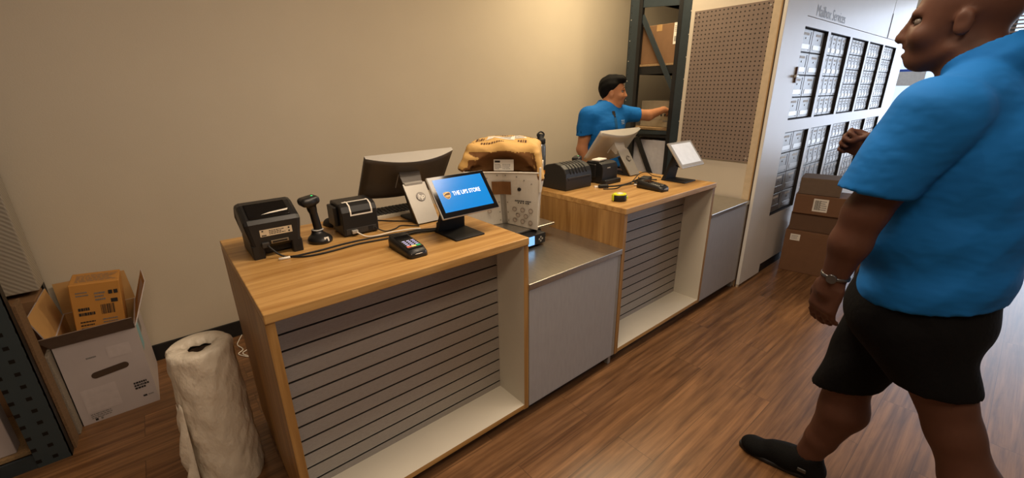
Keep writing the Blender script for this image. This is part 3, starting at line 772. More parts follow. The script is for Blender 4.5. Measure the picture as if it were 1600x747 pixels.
# tote: local x along its front face, local y into it
def tote():
    u = Vector((.69,-.724,0)); 
    rz = math.atan2(u.y, u.x)
    org = Vector((1.352,.335,.802)) - u*.37
    t = thing('mail_tote', 'white corrugated plastic tote with vent holes standing on the parcel scale', 'tote', org, rz)
    W, Dp, Hh = .37, .27, .308
    b = MB(); N = 24
    # front panel folded inwards along its middle, more so towards the bottom
    rows = []
    for j in range(9):
        zz = Hh*j/8; row = []
        for i in range(N+1):
            s = i/N; c = 1-abs(2*s-1)
            dep = c*(.018+.105*(1-j/8)**1.2)
            flare = .012*(j/8)
            row.append(Vector((-flare+(W+2*flare)*s, dep-flare, zz)))
        rows.append(row)
    for j in range(8):
        for i in range(N):
            s = (i+.5)/N; q = [rows[j][i],rows[j][i+1],rows[j+1][i+1],rows[j+1][i]]
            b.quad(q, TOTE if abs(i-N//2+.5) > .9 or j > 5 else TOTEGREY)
    f = .012
    for xa, xb in ((0,-f),(W,W+f)):
        b.quad([(xa,0,0),(xa,Dp,0),(xb,Dp+f,Hh),(xb,-f,Hh)], TOTE)
    b.quad([(0,Dp,0),(W,Dp,0),(W+f,Dp+f,Hh),(-f,Dp+f,Hh)], TOTE)
    b.quad([(0,0,.003),(W*.5,.123,.003),(W,0,.003),(W,Dp,.003),(0,Dp,.003)], TOTE)
    bmesh.ops.remove_doubles(b.bm, verts=b.bm.verts, dist=.0005)
    o = b.build('shell', None, t); md = o.modifiers.new('sheet', 'SOLIDIFY'); md.thickness = .004; md.offset = 1
    # rolled rim
    b = MB(); b.tube([(-f,-f,Hh),(W/2,.004,Hh),(W+f,-f,Hh)], .004, TOTE, 8, 8); b.tube([(W+f,-f,Hh),(W+f,Dp+f,Hh)], .005, TOTE, 8, 2); b.tube([(-f,-f,Hh),(-f,Dp+f,Hh)], .005, TOTE, 8, 2); b.tube([(-f,Dp+f,Hh),(W+f,Dp+f,Hh)], .005, TOTE, 8, 2); b.build('rim', None, t)
    b = MB(); b.box((W+f-.002,-.02,Hh-.10),(W+f+.01,Dp*.9,Hh+.03),TOTE,bev=.003); b.build('side_flap', None, t)
    def on(s, zf):   # point on the folded front, just proud of it
        c = 1-abs(2*s-1); j = zf; fl = .012*j
        return Vector((-fl+(W+2*fl)*s, c*(.018+.105*(1-j)**1.2)-fl-.0045, Hh*zf))
    def patch(s0, z0, s1, z1, m, bb):
        n = 6
        for i in range(n):
            a, c = s0+(s1-s0)*i/n, s0+(s1-s0)*(i+1)/n
            bb.quad([on(a,z0),on(c,z0),on(c,z1),on(a,z1)], m)
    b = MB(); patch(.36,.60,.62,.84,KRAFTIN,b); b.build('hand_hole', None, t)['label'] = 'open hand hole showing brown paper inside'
    b = MB()
    def disc(s, zf, r, m, ring=None):
        c = on(s, zf)+Vector((0,-.0012,0)); e1 = (on(s+.03,zf)-on(s-.03,zf)).normalized(); e2 = (on(s,min(zf+.03,1))-on(s,zf-.03)).normalized()
        ff = b.bm.faces.new([b.bm.verts.new(c+e1*r*math.cos(2*PI*i/18)+e2*r*math.sin(2*PI*i/18)) for i in range(18)]); ff.material_index = b.mi(m)
        if ring:
            c2 = c+Vector((0,-.001,0)); ff = b.bm.faces.new([b.bm.verts.new(c2+e1*r*.72*math.cos(2*PI*i/18)+e2*r*.72*math.sin(2*PI*i/18)) for i in range(18)]); ff.material_index = b.mi(ring)
    RING = mat('vent_ring', srgb(150,134,120), .5); IN = mat('vent_pale', srgb(196,184,170), .5)
    for s, zf in ((.66,.33),(.78,.33),(.9,.33),(.71,.22),(.83,.22),(.66,.11),(.78,.11),(.9,.11)): disc(s, zf, .0138, RING, IN)
    disc(.70,.235,.007,DARK)
    for s, zf in ((.26,.45),(.14,.45),(.3,.28)): disc(s, zf, .012, RING, IN)
    disc(.735,.71,.0105,DARK)
    for s, zf in ((.3,.9),(.44,.95),(.55,.95),(.7,.93),(.8,.87),(.9,.81),(.44,.45),(.56,.45),(.56,.25),(.56,.08),(.44,.25),(.44,.08)): disc(s, zf, .0042, TOTEGREY)
    b.build('vent_panel', None, t)
    b = MB()
    rr = random.Random(5)
    for zz in (.485,.45):
        s = .67 if zz > .46 else .71; e = .9 if zz > .46 else .86
        while s < e:
            w = rr.uniform(.012,.02); b.quad([on(s,zz),on(s+w,zz),on(s+w,zz+.024),on(s,zz+.024)], INK); s += w+.006+(.012 if rr.random() < .2 else 0)
    bmesh.ops.translate(b.bm, vec=(0,-.001,0), verts=b.bm.verts); b.build('print', None, t)
    return t, rz, org, W, Dp, Hh
TT = tote()
def bag():
    t0, rz, org, W, Dp, Hh = TT
    t = thing('paper_bag', 'crumpled brown kraft paper bag with white labels stuffed into the white tote', 'bag', org+Vector((0,0,.05)), rz)
    cx, cy = W/2, .135
    f = SDF((-.10,-.12,0),(W+.10,.36,.45),.005)
    f.box((cx,.20,.15),(.14,.055,.15),.03,.02)                        # inside the tote
    f.box((cx,cy+.02,.325),(.19,.155,.075),.03,.02)
    f.ell((cx+.01,cy+.03,.385),(.17,.14,.042),.04)
    f.box((cx-.195,cy-.09,.30),(.028,.06,.05),.02,.03,rotm('Y',.5)); f.box((cx+.19,cy-.05,.29),(.018,.10,.08),.015,.02,rotm('Y',-.15))
    X, Y, Z = f.coords()
    fold = np.abs(np.sin(19*X+11*Y+6*Z))*.006+np.abs(np.sin(27*Y-17*X+15*Z))*.005+np.abs(np.sin(45*Z+21*X))*.003
    f.D = (f.D+fold-.006).astype(np.float32)
    # wide arched hollow under the folded-over mouth facing the front
    f.ell((cx+.005,-.075,.27),(.172,.15,.105),.006,op='s'); f.box((cx,-.09,.24),(.165,.13,.05),.02,.006,op='s')
    f.plane((0,0,-1),0)
    body = f.mesh('body', KRAFT, t, 1)
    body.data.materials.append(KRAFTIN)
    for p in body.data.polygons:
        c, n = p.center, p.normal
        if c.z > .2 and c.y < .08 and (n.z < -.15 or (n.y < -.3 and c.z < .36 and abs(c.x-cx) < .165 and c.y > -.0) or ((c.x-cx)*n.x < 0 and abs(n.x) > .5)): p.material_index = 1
    M = frame((cx-.045,.034,.262),(1,0,0),(0,.05,1))
    flat('front_label', M, [(0,0,.105,.058,LABEL)]+[(.006,.042,.034,.052,INK)]+text_lines(.006,.006,.035,.03,4,INK2,.45,4)+text_lines(.046,.006,.054,.03,4,INK2,.4,8), t, 'white shipping label inside the mouth')
    # printed marks and labels laid on the crown
    from mathutils.bvhtree import BVHTree
    bv = BVHTree.FromPolygons([v.co.copy() for v in body.data.vertices], [tuple(p.vertices) for p in body.data.polygons])
    def drape(x0, y0, x1, y1, m, bb, lift=.0016, nx=6, ny=4):
        def P(x, y):
            h, nr, _, _ = bv.ray_cast(Vector((x,y,.6)), Vector((0,0,-1)))
            return (h if h else Vector((x,y,.38)))+Vector((0,0,lift))
        for i in range(nx):
            for j in range(ny):
                xa, xb = x0+(x1-x0)*i/nx, x0+(x1-x0)*(i+1)/nx; ya, yb = y0+(y1-y0)*j/ny, y0+(y1-y0)*(j+1)/ny
                bb.quad([P(xa,ya),P(xb,ya),P(xb,yb),P(xa,yb)], m)
    b = MB(); drape(cx-.09,.085,cx+.06,.16,LABEL,b); drape(cx+.045,.11,cx+.12,.15,LABEL,b,.0022)
    for i in range(4): drape(cx-.05+i*.006,.10+i*.013,cx+.04,.104+i*.013,INK2,b,.003,6,1)
    for i in range(12): drape(cx+.06+i*.0042,.118,cx+.062+i*.0042,.142,INK,b,.0034,1,2)
    b.build('top_label', None, t)['label'] = 'white address label'
    b = MB(); rr = random.Random(2)
    for (x, y, w, h) in ((-.15,.10,.045,.05),(-.06,.20,.11,.018),(.10,.19,.05,.03),(-.11,.03,.12,.02),(.08,.05,.05,.026),(-.17,.03,.03,.012)):
        k = 0
        while k < w:
            q = rr.uniform(.004,.012); drape(cx+x+k,y,cx+x+min(k+q,w),y+h*rr.uniform(.7,1),KRAFTINK,b,.0018,2,2); k += q+.004
    b.build('print', None, t)
    b = MB(); b.quad([(cx+.0,-.002,.345),(cx+.07,.0,.332),(cx+.05,-.03,.340),(cx-.0,-.034,.352)], KRAFT); b.quad([(cx+.0,-.001,.344),(cx+.08,-.002,.330),(cx+.10,.0,.315),(cx+.05,.0,.325)], KRAFTINK); b.bm.free()
bag()
def small_box():
    b = MB(); b.box((-.055,-.045,0),(.055,.045,.028),mat('pale_box', srgb(176,166,150), .6),bev=.003); b.box((-.055,-.0455,.0),(.055,-.045,.006),PLASTIC2)
    o = b.build('small_carton', None); o.location = (1.052,.345,.80); o.rotation_euler = (0,0,-.5)
    tag(o, 'small flat pale box on the scale plate beside the white tote', 'box')
    o.location = (1.12,.47,.80)
small_box()
def bottle():
    t = thing('water_bottle', 'tall grey bottle with black cap behind the white tote', 'bottle', (1.775,.755,H))
    b = MB(); b.lathe([(.03,0),(.0335,.006),(.0335,.235),(.03,.255),(.02,.262)], m=WATER); b.build('flask', None, t, False)
    b = MB(); b.lathe([(.027,.258),(.031,.262),(.031,.285),(.027,.292),(.02,.295),(.019,.315),(.016,.32)], m=PLASTIC2); b.tube([(-.02,0,.296),(-.028,0,.318),(0,0,.333),(.028,0,.318),(.02,0,.296)], .005, PLASTIC2, 8); b.build('cap', None, t)
bottle()

# ---- far counter devices
def printer_far():
    t = thing('label_printer', 'black label printer with ribbed curved lid on the far counter beside the grey bottle', 'printer', (1.722,.478,H), .0)
    W, Dp = .235, .225
    prof = [(.004,.0),(.0,.01),(.0,.075),(.004,.105),(.018,.13),(.05,.15),(.10,.16),(.17,.145),(Dp,.115),(Dp,.0)]
    b = MB(); b.prism(prof, 0, 0, W, PLASTIC, bev=.006); b.build('body', None, t)
    b = MB()
    for i in range(6):
        x = .045+i*.028
        b.tube([(x,-.0,.1),(x,.016,.131),(x,.05,.1505),(x,.10,.1602)], .0022, PLASTIC, 6, 3)
    b.build('lid_ribs', None, t)
    b = MB(); b.box((.02,-.0018,.062),(W-.02,.004,.072),PLASTIC2); b.box((.015,-.004,.074),(W-.015,.002,.08),DGREY,bev=.0015); b.build('label_slot', None, t)
    b = MB(); b.box((-.0015,Dp-.045,.085),(.002,Dp-.02,.108),mat('orange_tag', srgb(232,150,40), .5)); b.box((-.0022,Dp-.037,.092),(.0,Dp-.029,.1),INK2); b.build('tag', None, t)['label'] = 'small orange sticker'
    b = MB(); b.cyl((W+.004,.03,.035),(W+.018,.03,.035),.018,m=DGREY,n=16); b.build('knob', None, t)
printer_far()
receipt_printer('black glossy receipt printer on the far counter with a white slip above it', (2.045,.462,H), False, .155)
def slip():
    b = MB(); b.box((-.05,-.03,0),(.05,.03,.012),LABEL,bev=.004); o = b.build('receipt_roll', None); o.location = (2.10,.54,H+.142); o.rotation_euler = (0,0,.2)
    tag(o, 'small white paper block resting on the far receipt printer', 'paper')
slip()
def scanner_far():
    t = scanner('black scanner with one green light behind the ribbed label printer', (2.09,.72,H), .5)
    t.scale = (1,1,.8)
scanner_far()
m2 = monitor('white back of a till monitor in front of the reaching worker, far counter', (2.46,.498,H), SILVER, SILVER)
d2 = display('customer display with a blank white screen on the far counter', (2.44,.265,H), True)
d2.location = (2.443,.27,H)
terminal('black card terminal with dark keys beside the tape measure', (2.155,.075,H), -.06, False)
def tape_measure():
    t = thing('tape_measure', 'black and lime yellow tape measure on the far counter edge', 'tape measure', (1.775,.125,H), -.45)
    b = MB(); n = 26
    def ring(r, x): return [(x, r*1.12*math.cos(2*PI*i/n), .036+r*(math.sin(2*PI*i/n) if math.sin(2*PI*i/n) > -.9 else -.9)) for i in range(n)]
    # case lies on its side: disc axis along z
    def disc(r, z): return [(r*1.08*math.cos(2*PI*i/n)*(1 if math.cos(2*PI*i/n) > -.2 else 1.05), r*.95*math.sin(2*PI*i/n), z) for i in range(n)]
    b.loft([disc(.03,0),disc(.035,.004),disc(.035,.034),disc(.031,.038)], PLASTIC2); b.build('case', None, t)
    b = MB(); b.loft([disc(.0325,.033),disc(.0345,.036),disc(.033,.041),disc(.024,.042)], LIME); b.build('top_shell', None, t)
    b = MB(); b.lathe([(.018,.0415),(.019,.0425),(.006,.0445)], (0,0,0), LABEL, 20); b.build('badge', None, t)
    b = MB()
    for a in (-.5,.1):
        c, s = math.cos(PI+a), math.sin(PI+a)
        b.box((-.004,-.004,.004),(.004,.004,.036),LIME,bev=.001,M=Matrix.Translation((.0355*1.08*c*1.03,.0345*s,0)))
    b.build('grip_stripe', None, t)
    b = MB(); b.box((.036,-.006,.008),(.048,.012,.024),LIME,bev=.003); b.build('tape_tip', None, t)
tape_measure()
z = H+.0045
cable('black cable bundle strand from the far label printer plug to the monitor stand', [(1.95,.43,z),(2.0,.40,z),(2.08,.36,z),(2.18,.36,z),(2.28,.38,z),(2.36,.40,z),(2.4,.43,z)], .0045, plug=((1.935,.435,z),(1.955,.425,z),.008,LABEL))
cable('black cable arching up in front of the far monitor stand', [(2.18,.34,z),(2.25,.36,z+.02),(2.32,.37,z+.045),(2.42,.38,z+.04),(2.48,.37,z+.01),(2.52,.33,z)], .003)
cable('thin black cable crossing before the far receipt printer', [(1.93,.36,z),(2.0,.32,z),(2.1,.345,z),(2.2,.33,z),(2.3,.345,z)], .003)
cable('black cable leaving the dark far card terminal', [(2.19,.27,H+.02),(2.2,.31,z+.004),(2.24,.35,z),(2.3,.365,z),(2.38,.36,z),(2.42,.3,z)], .004, plug=((2.16,.30,z+.003),(2.185,.285,z+.003),.005,LABEL))
def plugblock():
    b = MB(); b.box((-.03,-.014,0),(.03,.014,.02),PLASTIC2,bev=.004); o = b.build('cable_plug', None); o.location = (1.975,.395,H); o.rotation_euler = (0,0,-.6)
    tag(o, 'black plug lying in front of the ribbed label printer', 'plug')
    b = MB(); b.box((-.045,-.03,0),(.045,.03,.03),PLASTIC2,bev=.006); o = b.build('power_adapter', None); o.location = (2.34,.335,H); o.rotation_euler = (0,0,.3)
    tag(o, 'black adapter box at the foot of the white screened display', 'adapter')
plugblock()

# ================================================================== PEGBOARD, MAIL WALL
def pegboard():
    m = dots_mat('peg_holes', srgb(126,110,100), srgb(36,28,25), (1,2), (.0298,.0298), .0055, (.012,.0), .75)
    t = thing('pegboard', 'brown perforated pegboard panel on the partition by the mailboxes', 'pegboard', (3.25,.332,.985))
    b = MB(); b.box((-.012,-.282,0),(-.0005,.282,1.075),m); b.build('panel', None, t)
    b = MB()
    for y, zz in ((-.25,.03),(.25,.03),(.25,1.045),(-.25,1.045)): b = MB(); b.cyl((-.016,y,zz),(-.011,y,zz),.006,m=SILVER,n=10); b.build('screw', None, t)
    b = MB(); b.box((3.2475,.03,.0),(3.2498,.675,2.9),WALL2); b.bm.free()
pegboard()
def mailboxes():
    X0, P, W = 3.612, .605, .545
    cfg = [(2,4),(4,4),(5,5),(5,5),(5,5)]
    ups = [(1.272,1.922,'upper'),(.515,1.182,'lower')]
    ordw = ['beside the white column','second from the white column','third from the white column','fourth from the white column','farthest from the white column']
    protos = {}
    for z0, z1, nm in ups:
        for i, (nc, nr) in enumerate(cfg):
            size = {2:'eight large doors',4:'sixteen narrow doors',5:'small square doors'}[nc]
            t = thing('mailbox_bank', f'{nm} silver mailbox bank with {size}, {ordw[i]}', 'mailbox', (X0+i*P,-.02,z0), 0, 'mailbox banks')
            h = z1-z0
            b = MB(); g = .004; d = .022
            b.box((0,.0,0),(W,d+.02,g),DARK); b.box((0,0,h-g),(W,d+.02,h),DARK); b.box((0,0,g),(g,d+.02,h-g),DARK); b.box((W-g,0,g),(W,d+.02,h-g),DARK); b.box((g,d+.014,g),(W-g,d+.02,h-g),DARK)  # dark liner: shadow on the recessed reveals put into the colour
            b.build('frame', None, t)
            dw, dh = (W-.02)/nc, (h-.012)/nr
            key = (nc, nr, nm)
            me = None
            for r in range(nr):
                for c in range(nc):
                    if me is None:
                        b = MB(); e = .003 if nc > 2 else .004
                        b.box((e,0,e),(dw-e,.012,dh-e),ALU,bev=.002,seg=1)
                        b.box((dw*.16,-.002,dh*.14),(dw*.84,.002,dh*.36),ALUD,bev=.001,seg=1)
                        b.cyl((dw*.5,-.004,dh*.60),(dw*.5,.001,dh*.60),.006,m=ALUD,n=10)
                        b.box((dw*.30,-.0015,dh*.74),(dw*.70,.001,dh*.84),LABEL)
                        b.box((dw*.82,-.001,dh*.1),(dw*.86,.001,dh*.9),DARK)
                        o = b.build('mailbox_door', None, t); me = o.data
                    else:
                        o = link('mailbox_door', me, t)
                    o.location = (.01+c*dw, d, .006+r*dh)
    # printed heading and latch
    t = thing('heading_sign', 'faint grey lettering on the white header above the mailboxes', 'sign', (4.15,-.0205,2.035))
    M = frame((0,0,0),(1,0,0),(0,0,1))
    text('lettering', 'Mailbox Services', .105, M, mat('faint_grey', srgb(168,176,184), .5), t, lift=.001)
    t = thing('latch', 'small dark brass latch on the white seam left of the mailboxes', 'latch', (3.585,-.028,1.54))
    b = MB(); b.box((-.012,-.012,0),(.016,.0,.11),mat('latch_brass', srgb(78,54,40), .4, .6),bev=.003); b.build('plate', None, t)
    b = MB(); b.box((-.05,-.026,.035),(.0,-.010,.055),SILVER,bev=.004); b.build('lever', None, t)
    b = MB(); b.box((6.036,-.024,1.99),(6.058,-.0,2.22),INK2,bev=.003); o = b.build('seam_strip', None); tag(o, 'thin grey vertical strip standing in for the dark gap in the header right of the lettering', 'seam')  # grey strip added to draw the dark gap between header panels
mailboxes()

# ================================================================== RACKS
def right_rack():
    t = thing('storage_rack', 'dark steel storage rack beside the pegboard, its end frame showing', 'rack', (3.30,.662,0))
    hole = dots_mat('rack_holes', srgb(46,54,60), srgb(190,190,190), (1,2), (.2,.0508), .004, (.1-.02,.0), .45, .3)
    Ht = 2.6; Wd = .585; Ln = 1.2
    for x in (0, Ln):
        for y in (0, Wd):
            b = MB(); s = 1 if y == 0 else -1; xs = 1 if x == 0 else -1
            y1 = y+s*.125
            b.box((min(x,x+xs*.004),min(y,y1),0),(max(x,x+xs*.004),max(y,y1),Ht),RACKBLUE)
            b.box((min(x,x+xs*.06),min(y,y+s*.004),0),(max(x,x+xs*.06),max(y,y+s*.004),Ht),RACKDARK)
            if x == 0:
                n = 44
                for i in range(n):
                    zz = .1+i*.055; yy = y+s*.018
                    b.quad([(-.0012,yy-.004,zz-.004),(-.0012,yy+.004,zz-.004),(-.0012,yy+.004,zz+.004),(-.0012,yy-.004,zz+.004)], SILVER if i % 3 == 0 else RACKDARK)
            b.box((min(x,x+xs*.03),min(y1-s*.004,y1),0),(max(x,x+xs*.03),max(y1-s*.004,y1),Ht),RACKDARK)
            if x == 0: b.box((-.0015,min(y1,y1-s*.035),0),(.0,max(y1,y1-s*.035),Ht),RACKDARK)
            if x == 0 and y == 0: b.box((.004,-.006,.9),(.05,.0,Ht),mat('rack_edge_shine', srgb(120,124,128), .25, .9)) 
            b.build('post', None, t)
    def bar(name, y0, z0, y1, z1, w=.04, x=.006, m=RACKBLUE):
        b = MB(); d = Vector((0,y1-y0,z1-z0)).normalized(); n = Vector((0,-d.z,d.y))*w/2
        p = [Vector((x,y0,z0)), Vector((x,y1,z1))]
        b.loft([[p[0]+n,p[0]-n,p[0]-n+Vector((.012,0,0)),p[0]+n+Vector((.012,0,0))],[p[1]+n,p[1]-n,p[1]-n+Vector((.012,0,0)),p[1]+n+Vector((.012,0,0))]], m)
        o = b.build(name, None, t)
        for q in o.data.polygons: q.use_smooth = False
    bar('strut', .05, 2.16, Wd-.05, 2.2, .06); bar('strut', .07, 1.215-.06, Wd-.07, 1.2-.06, .03, .004)
    bar('brace', Wd-.12, 2.10, .11, 1.5); bar('brace', Wd-.16, 1.10, .13, .55, .045, .006, RACKDARK); bar('brace', Wd-.08, .5, .08, .1)
    for zs in (.12,.6,1.17,1.70,2.3):
        b = MB(); b.box((.02,.015,zs),(Ln-.02,Wd-.015,zs+.018),CHIP); b.build('shelf_board', None, t)
        b = MB(); b.box((.02,.012,zs-.065),(.05,Wd-.012,zs-.002),RACKDARK); b.build('beam', None, t)
        b = MB(); b.box((.06,.004,zs-.06),(Ln-.06,.014,zs+.016),RACKDARK); b.build('beam', None, t)
        b = MB(); b.box((.06,Wd-.014,zs-.06),(Ln-.06,Wd-.004,zs+.016),RACKDARK); b.build('beam', None, t)
    # added sheet standing in for the shaded wall seen through the rack
    b = MB(); b.box((Ln-.04,.02,.62),(Ln-.03,Wd-.02,2.3),mat('shaded_backdrop', srgb(120,108,96), .8)); b.build('backdrop_sheet', None, t)
right_rack()
def box_with(name, label, size, loc, rz, m, decals=None, cat='box', group=None, tape=True):
    t = thing(name, label, cat, loc, rz, group)
    L, Dp, Hh = size
    b = MB(); b.box((0,0,0),(L,Dp,Hh),m,bev=.003,seg=1); b.build('carton', None, t)
    if tape:
        b = MB(); b.box((-.0008,Dp*.44,Hh-.05),(.0,Dp*.56,Hh),mat('packing_tape', srgb(176,140,92), .3)); b.box((0,Dp*.44,Hh),(L,Dp*.56,Hh+.0008),MATS['packing_tape']); b.build('tape', None, t)
    if decals: decals(t)
    return t
def rackstuff():
    def dec(t):
        b = MB(); b.box((-.001,.0,.0),(.0,.1,.33),MATS['cardboard']); b.bm.free()
        M = frame((-.001,.075,.14),(0,-1,0),(0,0,1)); flat('shipping_label', M, [(0,0,.06,.16,LABEL)]+text_lines(.006,.09,.045,.05,4,INK2,.4,3)+barcode(.008,.02,.04,.04,INK,14), t)
    t = box_with('cardboard_box', 'large brown cardboard box on the upper shelf of the dark steel rack', (.6,.42,.30), (3.34,.76,1.719), 0, CARD, dec)
    def dec2(t):
        M = frame((-.001,.33,.03),(0,-1,0),(0,0,1)); rr = random.Random(4); rects = []
        for z0 in (.10,.065):
            rects.append((.015,z0+.004,.03,z0+.016,INK)); x = .04
            while x < .27:
                w = rr.uniform(.012,.019); rects.append((x,z0,x+w,z0+.022,INK)); x += w+.005+(.014 if rr.random() < .22 else 0)
        rects += [(.2,.02,.27,.028,INK2),(.05,.035,.2,.037,INK2)]
        flat('print', M, rects, t)
    box_with('printed_box', 'pale grey printed carton on the middle shelf behind the worker\'s arm', (.5,.36,.225), (3.41,.77,1.189), 0, mat('grey_carton', srgb(150,136,112), .8), dec2, tape=False)
    box_with('white_carton', 'tall white carton on the lower shelf of the dark steel rack', (.5,.45,.46), (3.34,.735,.619), 0, mat('plain_white_carton', srgb(196,194,198), .6), None, tape=False)
rackstuff()

def left_rack():
    t = thing('storage_rack', 'slate blue perforated steel rack at the left edge of the photo', 'rack', (-.7,1.15,0))
    hole = dots_mat('slate_holes', srgb(58,70,76), srgb(10,10,11), (0,2), (.05,.06), .0085, (.022,.0), .45, .3, True)
    Ht = 2.2; Ln = 1.3; Dp = .645
    for x in (0,-Ln):
        for y in (0, Dp):
            b = MB(); s = 1 if x == 0 else -1; ys = 1 if y == 0 else -1
            x1 = x-s*.105
            b.box((min(x,x1),min(y,y+ys*.004),0),(max(x,x1),max(y,y+ys*.004),Ht),hole)
            b.box((min(x,x-s*.004),min(y,y+ys*.045),0),(max(x,x-s*.004),max(y,y+ys*.045),Ht),RACKDARK)  # side flange coloured black for the shadow on that face
            b.build('post', None, t)
    for zs in (.05,.62,1.2,1.8):
        b = MB(); b.box((-Ln+.11,.05,zs),(-.11,Dp-.01,zs+.016),CHIP); b.build('shelf_board', None, t)
        b = MB(); b.box((-Ln+.1,.004,zs-.05),(-.1,.016,zs+.015),RACKBLUE); b.build('beam', None, t)
left_rack()
def leftstuff():
    global BUBBLE
    m = bpy.data.materials.new('bubble_wrap'); m.use_nodes = True; nt = m.node_tree; L = nt.links.new; bs = nt.nodes['Principled BSDF']
    tc = nn(nt,'ShaderNodeTexCoord'); w = nn(nt,'ShaderNodeTexWave'); w.inputs['Scale'].default_value = 26; w.bands_direction = 'DIAGONAL'; w.inputs['Distortion'].default_value = .6
    L(tc.outputs['Object'], w.inputs['Vector']); r = nn(nt,'ShaderNodeValToRGB'); r.color_ramp.elements[0].color = srgb(146,138,126); r.color_ramp.elements[1].color = srgb(164,156,143); L(w.outputs['Fac'], r.inputs[0]); L(r.outputs[0], bs.inputs['Base Color'])
    bp = nn(nt,'ShaderNodeBump'); bp.inputs['Strength'].default_value = .2; bp.inputs['Distance'].default_value = .006; L(w.outputs['Fac'], bp.inputs['Height']); L(bp.outputs[0], bs.inputs['Normal']); bs.inputs['Roughness'].default_value = .4
    b = MB(); b.box((-1.55,1.62,.637),(-.69,1.745,1.5),m,bev=.004,seg=2); o = b.build('bubble_wrap_bale', None); tag(o, 'ribbed white bubble wrap bale on the left rack above the brown carton', 'packing')
    b = MB(); b.box((-1.55,1.56,.067),(-.705,1.745,.612),CARD,bev=.004); o = b.build('cardboard_box', None); tag(o, 'dark brown carton on the lowest shelf of the left rack', 'box')
    sp = mat('foam_speckle', srgb(128,118,106), .7, var=.3, vscale=220, bump=.3, bscale=200)
    b = MB(); b.box((-.699,1.30,0),(-.682,1.74,.425),sp,bev=.004); o = b.build('foam_sheet', None); tag(o, 'grey speckled foam sheet standing between the left rack and white carton', 'packing')
    b = MB(); b.box((-.699,1.20,0),(-.69,1.29,.72),mat('dark_chip', srgb(110,84,58), .85, var=.25, vscale=120)); o = b.build('chipboard_strip', None); tag(o, 'narrow brown board standing against the left rack post', 'board')
    b = MB(); b.box((-1.05,1.22,.067),(-.86,1.29,.36),WHITEBOX,bev=.004); o = b.build('white_packet', None); tag(o, 'white packet behind the left rack post at the photo edge', 'packet')
leftstuff()

